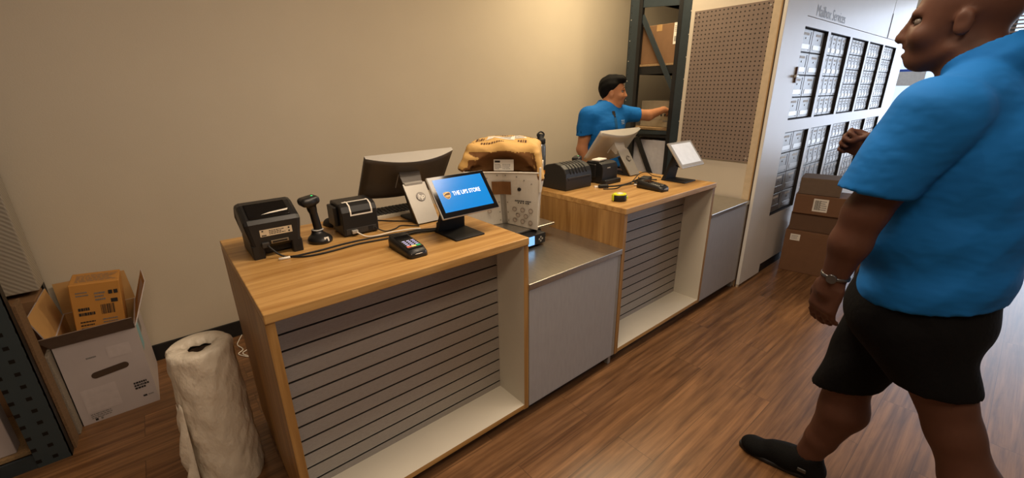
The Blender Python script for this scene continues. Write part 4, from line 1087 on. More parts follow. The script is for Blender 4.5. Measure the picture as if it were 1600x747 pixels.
def open_carton():
    t = thing('open_carton', 'open white carton with raised flaps and printed handle side on the floor', 'box', (-.677,1.358,0), .0)
    L, Dp, Hh, T = .29, .42, .437, .006
    b = MB(); b.box((0,0,0),(L,T,Hh),WHITEBOX); b.box((0,Dp-T,0),(L,Dp,Hh),WHITEBOX); b.box((0,T,0),(T,Dp-T,Hh),WHITEBOX); b.box((L-T,T,0),(L,Dp-T,Hh),WHITEBOX); b.box((T,T,0),(L-T,Dp-T,T),CARDIN)
    o = b.build('shell', None, t); o.data.materials.append(CARDIN) if CARDIN not in list(o.data.materials) else None
    ci = list(o.data.materials).index(CARDIN)
    for p in o.data.polygons:
        c, n = p.center, p.normal
        if 0.02 < c.x < L-.02 and ((abs(c.y-T) < .003 and n.y > .5) or (abs(c.y-(Dp-T)) < .003 and n.y < -.5)): p.material_index = ci
        if (abs(c.x-T) < .003 and n.x > .5) or (abs(c.x-(L-T)) < .003 and n.x < -.5): p.material_index = ci
    def flap(pts, th, inner, outer):
        b = MB(); P = [Vector(p) for p in pts]; n = (P[1]-P[0]).cross(P[3]-P[0]).normalized()*th
        b.loft([P,[p+n for p in P]], outer); o = b.build('flap', None, t); o.data.materials.append(inner)
        for p in o.data.polygons:
            p.use_smooth = False
            if p.normal.dot(n) < -.5*th: p.material_index = 1
        return o
    # front (folded outward), left and back (upright), right (leaning out)
    flap([(0,0,Hh),(L,0,Hh),(L+.004,-.055,Hh+.075),(-.03,-.055,Hh+.075)], .004, FLAPGREY, FLAPGREY)
    flap([(0,Dp-.02,Hh),(0,.02,Hh),(-.034,.0,Hh+.16),(-.02,Dp-.03,Hh+.165)], .004, CARDIN, WHITEBOX)
    flap([(L,Dp,Hh),(0,Dp,Hh),(.0,Dp+.014,Hh+.165),(L-.01,Dp+.014,Hh+.165)], .004, CARDIN, WHITEBOX)
    flap([(L,.02,Hh),(L,Dp-.02,Hh),(L+.06,Dp-.03,Hh+.165),(L+.075,.17,Hh+.165)], .004, CARDIN, WHITEBOX)
    # printing on the front and the hand slot
    M = frame((0,0,0),(1,0,0),(0,0,1))
    b = MB(); n = 12; pts = [(.165+.032+.017*math.cos(-PI/2+PI*i/n), .255+.017*math.sin(-PI/2+PI*i/n)) for i in range(n+1)]+[(.125-.032+.017*math.cos(PI/2+PI*i/n), .245+.017*math.sin(PI/2+PI*i/n)) for i in range(n+1)]
    pts = [(x+.01,z) for x, z in pts]
    f = b.bm.faces.new([b.bm.verts.new((x,-.0012,zz)) for x, zz in pts]); f.material_index = b.mi(mat('slot_shadow', srgb(70,52,38), .9)); b.build('hand_slot', None, t)
    rects = text_lines(.17,.315,.075,.05,5,INK,.4,1)+text_lines(.09,.335,.035,.012,1,INK2,.6,2)
    PALE = mat('pale_sticker', srgb(190,180,180), .65); rects = [(.165,.31,.25,.372,PALE,.0008)]+rects
    rects += [(.03,.055,.155,.185,PALE,.0008)]+text_lines(.035,.13,.1,.05,6,INK,.45,6)+barcode(.045,.075,.09,.035,INK,26,3)+[(.125,.115,.145,.127,INK)]+text_lines(.035,.02,.09,.03,3,INK2,.5,9)
    rects += text_lines(.215,.10,.065,.045,3,INK,.7,11)+[(.235,.05,.25,.06,INK)]+text_lines(.255,.05,.025,.01,1,INK2,.6,4)
    rects += [(.045,.008,.055,.02,INK),(.065,.008,.073,.02,INK2)]
    flat('print', M, rects, t)
    M = frame((L,.0,0),(0,1,0),(0,0,1))
    flat('side_print', M, [(.04,.28,.14,.43,mat('pale_blue', srgb(128,176,190), .6),.0006),(.16,.33,.24,.42,INK2,.0006)], t)
    # the box inside
    t2 = thing('inner_box', 'orange printed cardboard box tilted inside the open white carton', 'box', (-.655,1.50,.008), 0)
    t2.rotation_euler = (-.03,.11,0)
    b = MB(); b.box((0,0,0),(.18,.2,.655),CARDORANGE,bev=.003,seg=1); b.build('carton', None, t2)
    M = frame((0,-.0006,.0),(1,0,0),(0,0,1))
    M = M @ Matrix.Translation((0,.09,0))
    rects = text_lines(.02,.40,.06,.05,2,INK,.6,1)+text_lines(.02,.33,.06,.05,3,INK,.4,5)+text_lines(.085,.47,.05,.05,3,INK2,.5,7)+barcode(.1,.40,.05,.05,INK,12)+text_lines(.1,.32,.07,.06,4,INK2,.4,8)+[(.135,.50,.15,.52,INK),(.155,.50,.17,.52,INK),(.14,.455,.165,.475,INK)]+text_lines(.02,.5,.05,.03,2,INK2,.4,12)
    flat('print', M, rects, t2)
    M = frame((0,-.0,.6556),(1,0,0),(0,1,0)); flat('top_print', M, text_lines(.02,.03,.15,.13,6,INK2,.3,2), t2)
open_carton()

def film_roll():
    t = thing('plastic_film_roll', 'tall roll of cloudy white plastic film standing beside the near counter', 'roll', (-.16,.565,0), .0)
    n = 48; secs = []
    rr = random.Random(3)
    Hh = .625
    R0 = .103
    for j in range(40):
        s = j/39; zz = Hh*s; row = []
        for i in range(n):
            a = 2*PI*i/n
            r = R0+.007*(1-s)+.0025*math.sin(7*a+14*s)+.002*math.sin(13*a-31*s+2*math.sin(9*s))+.0016*math.sin(34*s+3*a)
            if s < .02 or s > .985: r -= .004
            row.append((r*math.cos(a), r*math.sin(a), zz))
        secs.append(row)
    # rim and hollow core
    def core(i): return .042+.006*math.sin(3*2*PI*i/n+.5)+.005*math.sin(7*2*PI*i/n)
    secs.append([((R0-.012)*math.cos(2*PI*i/n),(R0-.012)*math.sin(2*PI*i/n),Hh+.006) for i in range(n)])
    secs.append([(.07*math.cos(2*PI*i/n),.07*math.sin(2*PI*i/n),Hh+.004) for i in range(n)])
    secs.append([((core(i)+.006)*math.cos(2*PI*i/n),(core(i)+.006)*math.sin(2*PI*i/n),Hh+.001) for i in range(n)])
    secs.append([(core(i)*math.cos(2*PI*i/n),core(i)*math.sin(2*PI*i/n),Hh-.02) for i in range(n)])
    b = MB(); b.loft(secs, FILM, cap=False); b.build('winding', None, t, True)
    b = MB(); b.loft([[(.046*math.cos(2*PI*i/24),.046*math.sin(2*PI*i/24),zz) for i in range(24)] for zz in (.002,Hh-.03)], mat('core_brown_shaded', srgb(70,52,38), .8), cap=False); b.cyl((0,0,Hh-.07),(0,0,Hh-.069),.045,m=DARK,n=24); b.build('core_tube', None, t)  # tube darkened and dark disc added for the shade inside the hole
    # loose sheet end hanging off on the left side
    b = MB(); rows = []
    for j in range(16):
        s = j/15; zz = .42-.40*s; row = []
        for i in range(9):
            u = i/8; a = PI*1.02+.5*u; r = R0+.010+.018*s+.045*math.sin(PI*u)*(.4+.6*math.sin(7*s+u*3)**2)*s**.5
            row.append((r*math.cos(a), r*math.sin(a), max(zz-.02*math.sin(6*u), .004)))
        rows.append(row)
    b.loft(rows, FILM, cap=False, closed=False); o = b.build('loose_end', None, t, True); md = o.modifiers.new('sheet','SOLIDIFY'); md.thickness = .0015
film_roll()
cable('white cable curled on the floor between wall and near counter', [(.055,1.80,.004),(.03,1.74,.004),(.012,1.68,.004),(.03,1.6,.004),(.0,1.56,.004),(.03,1.5,.004),(.05,1.48,.004),(.02,1.54,.0085),(.05,1.57,.0085)], .003, LABEL)

# ---- stack of boxes by the mailboxes
def stack():
    a = math.atan2(-.98,.19)           # local x along the visible front edge
    base = Vector((3.875,-.088,0))
    def put(label, z, L, Dp, Hh, off, m, dec=None, name='cardboard_box', da=0, back=.004):
        d = Vector((math.cos(a),math.sin(a),0)); n = Vector((-d.y,d.x,0))
        loc = base+d*off+n*back+Vector((0,0,z))
        t = thing(name, label, 'box', loc, a+da, 'boxes stacked by the mailboxes')
        b = MB(); b.box((0,0,0),(L,Dp,Hh),m,bev=.003,seg=1); b.build('carton', None, t)
        if dec: dec(t, L, Dp, Hh)
        return t
    def lab(x0, z0, w, h, bc):
        def f(t, L, Dp, Hh):
            M = frame((0,-.0008,0),(1,0,0),(0,0,1))
            r = [(x0,z0,x0+w,z0+h,LABEL)]
            r += (barcode(x0+.01,z0+.012,w*.4,h-.024,INK,14)+text_lines(x0+w*.5,z0+.01,w*.45,h-.02,5,INK2,.4,3)) if bc else text_lines(x0+.008,z0+.008,w-.016,h-.016,3,INK2,.4,5)
            flat('shipping_label', M, r, t)
        return f
    b1 = mat('cardboard_mid', srgb(116,82,56), .8, var=.05, vscale=15)
    b2 = mat('cardboard_dark', srgb(98,72,52), .8, var=.05, vscale=15)
    put('large brown box with small white label at the bottom of the stack by the mailboxes', 0, .46, .29, .365, 0, b1, lab(.04,.28,.07,.055,False))
    put('plain flat brown box second from the floor in the stack by the mailboxes', .366, .40, .24, .15, .012, b2, back=.035)
    put('flat brown box with barcode label, second from the top of the stack', .517, .40, .27, .158, .018, b1, lab(.13,.03,.10,.105,True), back=.012)
    t = put('open grey brown box on top of the stack by the mailboxes', .676, .28, .25, .135, .03, mat('cardboard_grey', srgb(110,92,76), .8), None, 'open_box', back=.03)
open_box = stack()
def tan_box():
    t = thing('open_box', 'brown box with raised tan flap beside the stack, mostly hidden by the walking man', 'box', (4.0,-.60,0), math.atan2(-.98,.19))
    b = MB(); b.box((0,0,0),(.3,.3,.5),MATS['cardboard_mid'],bev=.003,seg=1); b.build('carton', None, t)
    b = MB(); b.loft([[(-.0,.0,.50),(.0,.28,.50),(-.03,.26,.66),(-.03,.02,.62)],[(.004,.0,.50),(.004,.28,.50),(-.026,.26,.66),(-.026,.02,.62)]], CARDIN); o = b.build('flap', None, t)
    for p in o.data.polygons: p.use_smooth = False
tan_box()
#PEOPLE#
# ================================================================== PEOPLE
def V(*a): return np.array(a, float)
def hand(f, wrist, d, pn, side, L=.185, curl=.5, fist=False, sc=1.0):
    """wrist point, d = direction to the fingertips, pn = palm normal, side = direction of the thumb"""
    d = np.array(d, float); d /= np.linalg.norm(d); pn = np.array(pn, float); pn -= d*(pn@d); pn /= np.linalg.norm(pn)
    sd = np.cross(d, pn); sd = sd if sd@np.array(side, float) > 0 else -sd
    R = np.stack([sd, d, pn], 1)
    pl = .088*sc; pw = .040*sc
    c = wrist+d*pl*.55
    f.cone(wrist-d*.01, wrist+d*.03, .026*sc, .03*sc, .012, ex=.8, exdir=None)
    f.box(c, (pw, pl*.52, .0145*sc), .013*sc, .012, R)
    r0 = .0092*sc
    for i, (off, ln) in enumerate(((.75, .070), (.25, .078), (-.25, .073), (-.75, .058))):
        b = wrist+d*pl*.98+sd*pw*off; ln *= sc
        if fist: angs = (.35, 1.75, 2.9)
        else: angs = (curl*.35+.05*i, curl*1.0+.06*i, curl*1.55+.07*i)
        p = b-d*.012
        for k, a in enumerate(angs):
            q = p+(d*math.cos(a)+pn*math.sin(a))*ln*(.46,.32,.26)[k]*(1 if not fist else .92)
            f.cone(p, q, r0*(1.05,.98,.9)[k], r0*(.98,.9,.8)[k], .004); p = q
    tb = wrist+d*pl*.22+sd*pw*.7
    if fist: tp = [tb, tb+sd*.012*sc+d*.035*sc+pn*.02*sc, tb+d*.058*sc+pn*.038*sc-sd*.012*sc]
    else: tp = [tb, tb+sd*.022*sc+d*.032*sc+pn*.012*sc, tb+sd*.026*sc+d*.064*sc+pn*.024*sc]
    f.cone(tp[0], tp[1], .0135*sc, .0105*sc, .012); f.cone(tp[1], tp[2], .0105*sc, .009*sc, .004)
def head(f, c, fw, s=1.0, mouth_open=False):
    """c = centre of the skull; fw = facing direction (horizontal)"""
    fw = np.array(fw, float); fw /= np.linalg.norm(fw); lf = np.array([-fw[1], fw[0], 0]); up = V(0,0,1)
    R = np.stack([fw, lf, up], 1)
    P = lambda a, b, z: c+fw*a*s+lf*b*s+up*z*s
    f.ell(P(-.012,0,.022), (.099*s,.077*s,.088*s), .01, R)            # skull
    f.ell(P(.035,0,-.045), (.062*s,.062*s,.075*s), .03, R)             # face
    f.ell(P(.055,0,-.105), (.034*s,.036*s,.026*s), .025, R)           # chin
    f.cone(P(.0,.052,-.085), P(.05,.02,-.112), .016*s, .016*s, .02); f.cone(P(.0,-.052,-.085), P(.05,-.02,-.112), .016*s, .016*s, .02)
    f.cone(P(.082,.032,.006), P(.082,-.032,.006), .012*s, .012*s, .014)  # brow
    f.cone(P(.093,0,-.008), P(.109,0,-.048), .0085*s, .0125*s, .01)      # nose
    f.ell(P(.098,.012,-.052), (.011*s,.008*s,.008*s), .008, R); f.ell(P(.098,-.012,-.052), (.011*s,.008*s,.008*s), .008, R)
    for sg in (1,-1):
        f.ell(P(.074,sg*.031,-.012), (.016*s,.017*s,.010*s), .008, R, op='s')
        f.ell(P(.064,sg*.042,-.05), (.022*s,.022*s,.02*s), .02, R)      # cheek
        f.ell(P(-.012,sg*.079,-.028), (.020*s,.010*s,.031*s), .006, R)  # ear
        f.ell(P(-.006,sg*.088,-.026), (.010*s,.006*s,.017*s), .004, R, op='s')
    f.ell(P(.090,0,-.072), (.013*s,.023*s,.008*s), .006, R)             # lips
    f.ell(P(.086,0,-.090 if mouth_open else -.086), (.013*s,.020*s,.008*s), .006, R)
    f.ell(P(.100,0,-.0795), (.014*s,.024*s,.0035*s if not mouth_open else .006*s), .003, R, op='s')
    return P, R
def eyes(parent, P, R, org, s, m_iris):
    for sg in (1,-1):
        b = MB(); c = Vector(P(.0735,sg*.031,-.013)-org); fw = Vector(R[:,0]); lf = Vector(R[:,1]); up = Vector((0,0,1))
        secs = []
        for t in (0,.25,.5,.75,1):
            th = PI*t; rr = .0115*s*math.sin(th)+1e-4
            secs.append([c+fw*math.cos(th)*.0115*s+(lf*math.cos(a)+up*math.sin(a))*rr for a in [2*PI*i/14 for i in range(14)]])
        b.loft(secs, EYEW)
        ci = c+fw*.0112*s; b.loft([[ci+(lf*math.cos(a)+up*math.sin(a))*.0052*s for a in [2*PI*i/14 for i in range(14)]],[ci+fw*.001+(lf*math.cos(a)+up*math.sin(a))*.004*s for a in [2*PI*i/14 for i in range(14)]]], m_iris)
        b.build('eye', None, parent, True)
IRIS = mat('iris_dark', srgb(40,24,16), .2)

def walking_man():
    org = V(1.55,-1.12,0)
    t = thing('person', 'man in blue polo shirt and black shorts walking past, seen from behind his left side', 'person', org)
    lo, hi = (1.2,-1.68,-.01), (1.9,-.62,1.86)
    f = SDF(lo, hi, .0068)
    hc = V(1.55,-1.053,1.678)
    P, R = head(f, hc, (-.04,1,0), 1.04, True)
    f.cone((1.55,-1.085,1.60),(1.55,-1.125,1.47),.062,.074,.03)
    f.cone((1.55,-1.13,1.53),(1.37,-1.115,1.45),.055,.06,.05); f.cone((1.55,-1.13,1.53),(1.73,-1.115,1.45),.055,.06,.05)
    f.ell((1.55,-1.13,1.31),(.195,.13,.22),.05); f.ell((1.55,-1.145,1.08),(.185,.15,.24),.06); f.ell((1.55,-1.14,.92),(.17,.145,.15),.06)
    # near (left) arm hanging forward, far (right) arm bent with the fist in front
    f.cone((1.342,-1.095,1.445),(1.308,-1.005,1.18),.064,.049,.03); f.cone((1.308,-1.005,1.18),(1.306,-.990,1.09),.049,.047,.02); f.cone((1.306,-.990,1.09),(1.31,-.972,.965),.047,.030,.02)
    hand(f, V(1.31,-.972,.965), (.0,.10,-1), (1,-.55,0), (-.1,1,0), curl=.55, sc=1.08)
    f.cone((1.758,-1.095,1.445),(1.80,-1.10,1.19),.064,.049,.03); f.cone((1.80,-1.10,1.19),(1.772,-.935,1.285),.047,.031,.02)
    hand(f, V(1.772,-.93,1.288), (-.06,1,.42), (-1,.0,-.25), (0,0,1), fist=True, sc=1.12)
    # legs
    f.cone((1.63,-1.12,.90),(1.625,-1.025,.51),.105,.072,.04); f.cone((1.625,-1.03,.50),(1.628,-1.04,.37),.070,.072,.03); f.cone((1.628,-1.04,.37),(1.632,-1.0,.20),.072,.050,.03); f.cone((1.632,-1.0,.20),(1.636,-.968,.07),.050,.043,.02)
    f.cone((1.636,-.965,.05),(1.60,-.80,.03),.036,.028,.03)
    f.cone((1.47,-1.15,.90),(1.462,-1.305,.56),.105,.060,.04); f.cone((1.462,-1.305,.56),(1.46,-1.375,.42),.060,.062,.03); f.cone((1.46,-1.375,.42),(1.46,-1.50,.15),.067,.042,.03)
    f.cone((1.46,-1.50,.13),(1.455,-1.40,.035),.036,.026,.03)
    f.mesh('body', SKIN_M, t, 2, org)
    eyes(t, P, R, org, 1.04, IRIS)
    # cropped hair
    g = SDF((1.42,-1.19,1.58),(1.68,-.90,1.82),.005)
    g.ell(P(-.014,0,.024),(.105,.083,.094),.005,R)
    g.plane((0,1,-.55),-.968-.55*1.70); g.plane((0,-.25,-1),-1.625+.25*1.05)
    g.mesh('hair', mat('cropped_hair', srgb(34,26,30), .8, bump=.5, bscale=300), t, 1, org)
    # polo shirt
    g = SDF((1.18,-1.45,.82),(1.92,-.86,1.68),.0062)
    g.cone((1.55,-1.145,1.30),(1.55,-1.155,.86),.163,.168,.03,ex=1.26,exdir=(1,0,0))
    g.ell((1.55,-1.13,1.33),(.215,.152,.20),.06); g.ell((1.55,-1.135,1.10),(.195,.168,.16),.05)
    g.cone((1.55,-1.13,1.525),(1.36,-1.10,1.445),.066,.078,.05); g.cone((1.55,-1.13,1.525),(1.74,-1.10,1.445),.066,.078,.05)
    g.D = np.maximum(g.D, (.918-g.coords()[2]-.16*(g.coords()[1]+1.15)).astype(np.float32))
    sv = SDF((1.18,-1.45,.82),(1.92,-.86,1.68),.0062)
    for a, b2 in (((1.338,-1.085,1.43),(1.306,-.992,1.19)),((1.762,-1.09,1.43),(1.792,-1.095,1.20))): sv.cone(a, b2, .096, .080, .02)
    X, Y, Z = g.coords()
    sv.D = np.maximum(sv.D, (1.236-Z+.10*(Y+1.03)).astype(np.float32))
    sv.cone((1.307,-.993,1.18),(1.313,-1.013,1.255),.065,.065,.003,op='s')
    # cloth folds: drag lines from the shoulder and rolls above the hem
    fold = .0065*np.sin(38*Z+16*(Y+1.1)+5*X)*np.clip((1.22-Z)/.2,0,1)*np.clip((Z-.9)/.08,0,1)+.003*np.sin(26*Z-34*Y+9*X)*np.clip((Z-1.1)/.2,0,1)
    fold = fold+.0035*np.abs(np.sin(21*Z+30*Y-12*X))*np.clip((1.4-Z)/.2,0,1)*np.clip((Z-.92)/.08,0,1)
    g.D = (g.D+fold).astype(np.float32); sv.D = (sv.D+.5*fold).astype(np.float32)
    g.merge(sv, .014)
    g.cone((1.55,-1.100,1.592),(1.55,-1.126,1.553),.080,.103,.003)
    g.cone((1.55,-1.07,1.70),(1.55,-1.122,1.54),.078,.068,.004,op='s')
    tl = V(0,.47,.88); g.D = np.maximum(g.D, np.where(Z > 1.535, (Z-1.595)*.88+(Y+1.11)*.50, -1).astype(np.float32))
    g.cone((1.55,-1.155,.80),(1.55,-1.155,.945),.150,.150,.003,op='s',ex=1.26,exdir=(1,0,0))
    g.mesh('polo_shirt', POLO, t, 2, org)
    # shorts
    g = SDF((1.28,-1.42,.38),(1.82,-.84,1.02),.0062)
    g.cone((1.55,-1.15,.99),(1.55,-1.145,.88),.155,.162,.02,ex=1.22,exdir=(1,0,0)); g.ell((1.55,-1.145,.84),(.19,.165,.13),.05)
    g.D = np.maximum(g.D, (g.coords()[2]-1.0).astype(np.float32))
    X, Y, Z = g.coords()
    for pts, hm in ((((1.632,-1.11,.84,.128),(1.622,-1.012,.42,.086)), .482-.30*(Y+1.04)),(((1.465,-1.15,.84,.128),(1.465,-1.295,.58,.076)), .680-.10*(Y+1.26))):
        q = SDF((1.28,-1.42,.38),(1.82,-.84,1.02),.0062)
        q.cone(pts[0][:3], pts[1][:3], pts[0][3], pts[1][3], .02)
        q.D = (q.D+.004*np.sin(30*Z+30*Y+20*X)*np.clip((.8-Z)/.2,0,1)).astype(np.float32)
        q.D = np.maximum(q.D, (hm-Z).astype(np.float32))
        e = np.array(pts[1][:3]); d = np.array(pts[0][:3])-e; d /= np.linalg.norm(d)
        q.cone(e-d*.06, e+d*(.10), pts[1][3]-.010, pts[1][3]-.006, .003, op='s')
        g.merge(q, .03)
    g.mesh('shorts', SHORTS, t, 2, org)
    def shoe(c, ang, pitch, nm):
        q = SDF((-.09,-.19,-.02),(.09,.20,.16),.0045)
        q.cone((0,-.09,.045),(0,.0,.05),.042,.045,.03); q.cone((0,.0,.045),(-.004,.12,.032),.044,.036,.03); q.ell((-.002,.12,.034),(.046,.055,.034),.02)
        q.cone((0,-.085,.05),(0,-.075,.092),.040,.042,.02); q.cone((0,-.05,.08),(0,.05,.066),.036,.03,.03)
        q.cone((0,-.06,.10),(0,-.065,.16),.036,.04,.004,op='s')
        q.plane((0,0,-1),-.006)
        s = q.mesh('shoe', SHOE, t, 1)
        s.location = Vector(c)-Vector(org); s.rotation_euler = (pitch,0,ang)
        b = MB()
        sec = []
        outl = [(.036*math.sin(a) if True else 0, 0) for a in ()]
        pts = []
        for i in range(32):
            a = 2*PI*i/32; y = .03+.150*math.sin(a); w = .040+.010*(math.sin(a) > 0)*math.sin(a)
            pts.append((w*math.cos(a)*(1 if abs(math.sin(a)) < .8 else .93), y))
        b.loft([[(x*.96,y,0) for x,y in pts],[(x*1.04,y*1.01,.010) for x,y in pts],[(x*1.0,y,.022) for x,y in pts]], SOLE); b.build('sole', None, s)
        b = MB()
        for k in range(4): b.tube([(-.026,.02+k*.022,.080-k*.009),(0,.026+k*.022,.089-k*.0095),(.026,.02+k*.022,.080-k*.009)], .0028, SHOE, 6, 3)
        b.tube([(0,.012,.092),(.012,.008,.104),(.004,.0,.108),(0,.012,.094)], .003, SHOE, 6, 4); b.tube([(0,.012,.092),(-.014,.006,.103),(-.006,-.002,.109),(0,.012,.094)], .003, SHOE, 6, 4)
        b.build('lace', None, s)
        b = MB(); b.box((-.0505,-.07,.045),(-.043,-.04,.062),DGREY,bev=.003); b.build('heel_patch', None, s)
    shoe((1.618,-.915,.0), .14, 0, 'shoe'); shoe((1.457,-1.455,.022), .05, -.42, 'shoe')
    b = MB(); b.lathe([(.0345,-.005),(.0365,-.003),(.0365,.003),(.0345,.005)], m=mat('watch_steel', srgb(110,112,116), .3, .9)); b.cyl((-.034,0,0),(-.042,0,0),.013,m=mat('watch_steel', srgb(110,112,116)),n=18); o = b.build('wristwatch', None, t); o.location = Vector((1.31,-.976,.985))-Vector(org); o.rotation_euler = (.12,0,0)
walking_man()

def worker():
    C = V(2.735,1.005,0); org = V(2.735,1.005,0)
    F = V(-.17,-.985,0); Lf = V(.985,-.17,0)
    t = thing('person', 'dark-haired worker in blue polo reaching into the dark rack behind the far counter', 'person', org)
    P3 = lambda a, b, z: C+F*a+Lf*b+V(0,0,z)
    R = np.stack([F, Lf, V(0,0,1)], 1)
    f = SDF((2.38,.74,-.01),(3.45,1.28,1.66),.0068)
    hc = V(2.80,.995,1.508)
    P, Rh = head(f, hc, (.60,-.80,0), .94)
    f.cone((2.775,1.0,1.45),(2.742,1.01,1.32),.050,.058,.03)
    f.cone(P3(0,0,1.375),P3(0,.165,1.325),.045,.05,.04); f.cone(P3(0,0,1.375),P3(0,-.165,1.325),.045,.05,.04)
    f.ell(P3(0,0,1.20),(.105,.165,.20),.05,R); f.ell(P3(.0,0,1.0),(.105,.15,.2),.05,R); f.ell(P3(0,0,.86),(.105,.155,.13),.05,R)
    f.cone(P3(0,-.085,.84),P3(.01,-.09,.45),.082,.055,.04); f.cone(P3(.01,-.09,.45),P3(-.02,-.09,.08),.055,.038,.02); f.cone(P3(-.03,-.09,.045),P3(.13,-.10,.03),.038,.03,.03)
    f.cone(P3(0,.085,.84),P3(.01,.09,.45),.082,.055,.04); f.cone(P3(.01,.09,.45),P3(-.02,.09,.08),.055,.038,.02); f.cone(P3(-.03,.09,.045),P3(.13,.10,.03),.038,.03,.03)
    # right arm hangs, left arm reaches into the rack
    f.cone(P3(0,-.185,1.315),P3(-.02,-.215,1.06),.052,.042,.03); f.cone(P3(-.02,-.215,1.06),P3(.05,-.16,.86),.042,.027,.02)
    hand(f, P3(.05,-.16,.86), (.02,-.1,-1), Lf, F, curl=.6, sc=.92)
    sh = P3(0,.185,1.32)
    f.cone(sh,(3.12,.86,1.305),.052,.043,.03); f.cone((3.12,.86,1.305),(3.285,.826,1.345),.043,.027,.02)
    hand(f, V(3.285,.826,1.345), (1,-.05,-.2), (-.1,.1,-1), (0,.6,.3), curl=.9, sc=.88)
    f.mesh('body', SKIN_W, t, 2, org)
    eyes(t, P, Rh, org, .94, IRIS)
    g = SDF((2.62,.82,1.38),(2.98,1.2,1.66),.005)
    g.ell(P(-.016,0,.034),(.101,.080,.088),.01,Rh); g.ell(P(.055,0,.085),(.045,.062,.032),.03,Rh); g.ell(P(-.055,0,.0),(.058,.070,.075),.02,Rh); g.cone(P(-.02,.073,.02),P(-.018,.073,-.005),.014,.009,.01); g.cone(P(-.02,-.073,.02),P(-.018,-.073,-.005),.014,.009,.01)
    X, Y, Z = g.coords()
    a = (X-hc[0])*Rh[0][0]+(Y-hc[1])*Rh[1][0]; zz = Z-hc[2]
    g.D = np.maximum(g.D, np.where(zz < .05, (a-(.0+.05*np.clip(zz/.05,0,1)))*.8, -1).astype(np.float32)); g.D = np.maximum(g.D, (-.07-zz).astype(np.float32))
    g.D = (g.D+.0025*np.sin(90*X+40*Z)*np.sin(80*Y+60*Z)).astype(np.float32)
    g.mesh('hair', HAIR, t, 1, org)
    b = MB()
    for sg in (1,-1): b.tube([Vector(P(.088,sg*.016,.012)-org),Vector(P(.088,sg*.03,.017)-org),Vector(P(.078,sg*.045,.01)-org)], .0032, HAIR, 6, 4)
    b.build('eyebrow', None, t)
    # polo
    g = SDF((2.42,.78,.88),(3.14,1.24,1.50),.006)
    g.cone(P3(0,0,1.22),P3(0,0,.90),.118,.122,.03,ex=1.36,exdir=tuple(Lf)); g.ell(P3(0,0,1.22),(.118,.18,.17),.05,R)
    g.cone(P3(0,0,1.375),P3(0,.165,1.32),.054,.064,.05); g.cone(P3(0,0,1.375),P3(0,-.165,1.32),.054,.064,.05)
    g.cone(P3(0,-.188,1.315),P3(-.012,-.212,1.165),.070,.062,.04); e = V(3.12,.86,1.305); d = e-sh; s2 = sh+d*.62
    g.cone(sh, s2, .068, .057, .04)
    X, Y, Z = g.coords()
    g.D = (g.D+.004*np.sin(30*Z+22*X)*np.sin(9*X+14*Z)*np.clip((1.33-Z)/.1,0,1)).astype(np.float32)
    for zc, rd in ((1.405,.062),(1.39,.072)):
        prev = None
        for i in range(23):
            a = PI*.14+ (2*PI-.28*PI)*i/22; q = C+F*(math.cos(a)*rd)+Lf*(math.sin(a)*rd)+V(.015*0,0,zc-.022*math.cos(a)-.012*(abs(a-PI) > 2.2))
            if prev is not None: g.cone(prev, q, .0085, .0085, .006)
            prev = q
    g.cone(V(2.775,1.0,1.47),P3(.0,0,1.37),.056,.046,.004,op='s')
    cut = (Z-(1.172+.15*((X-C[0])*Lf[0]+(Y-C[1])*Lf[1]+.21))); lc = (X-C[0])*Lf[0]+(Y-C[1])*Lf[1]
    g.D = np.maximum(g.D, np.where((lc < -.168) & (Z < 1.2), -cut, -1).astype(np.float32))
    dn = d/np.linalg.norm(d); pr = (X-s2[0])*dn[0]+(Y-s2[1])*dn[1]+(Z-s2[2])*dn[2]
    g.D = np.maximum(g.D, np.where(lc > .18, pr, -1).astype(np.float32))
    g.D = np.maximum(g.D, (.905-Z).astype(np.float32))
    g.cone(s2-dn*.03, s2+dn*.03, .049, .049, .003, op='s'); g.cone(P3(-.012,-.213,1.12),P3(-.012,-.212,1.195),.052,.052,.003,op='s')
    po = g.mesh('polo_shirt', POLO, t, 2, org)
    # placket, buttons, chest mark
    from mathutils.bvhtree import BVHTree
    bv = BVHTree.FromPolygons([v.co.copy() for v in po.data.vertices], [tuple(p.vertices) for p in po.data.polygons])
    def S3(l, z, lift=.002):
        o = Vector(F*.4+Lf*l+V(0,0,z)); h = bv.ray_cast(o, Vector(-F))[0]
        return (h if h else Vector(F*.12+Lf*l+V(0,0,z)))+Vector(F)*lift
    def patch(bb, l0, z0, l1, z1, m, nx=2, nz=4, lift=.002):
        for i in range(nx):
            for j in range(nz):
                A = [l0+(l1-l0)*i/nx, l0+(l1-l0)*(i+1)/nx]; B = [z0+(z1-z0)*j/nz, z0+(z1-z0)*(j+1)/nz]
                bb.quad([S3(A[0],B[0],lift),S3(A[1],B[0],lift),S3(A[1],B[1],lift),S3(A[0],B[1],lift)], m)
    b = MB(); patch(b,-.014,1.16,.014,1.30,mat('polo_dark', srgb(10,84,134), .8),2,6); b.build('placket', None, po)
    b = MB(); rr = random.Random(8); WM = mat('chest_white', srgb(190,215,230), .7)
    for zz in (1.275,1.262,1.25):
        x = .068
        while x < .112: w = rr.uniform(.005,.010); patch(b,x,zz,x+w,zz+.007*rr.uniform(.6,1),WM,1,1,.003); x += w+.004
    b.build('emblem', None, po)
    b = MB(); patch(b,-.016,1.325,.016,1.352,PLASTIC2,2,2,.0025); patch(b,-.009,1.305,.009,1.325,PLASTIC2,2,2,.0025); b.build('undershirt', None, t)['label'] = 'dark undershirt in the open collar'
    # trousers and shoes
    g = SDF((2.50,.78,.07),(2.98,1.24,.95),.007)
    g.ell(P3(0,0,.86),(.118,.168,.12),.05,R)
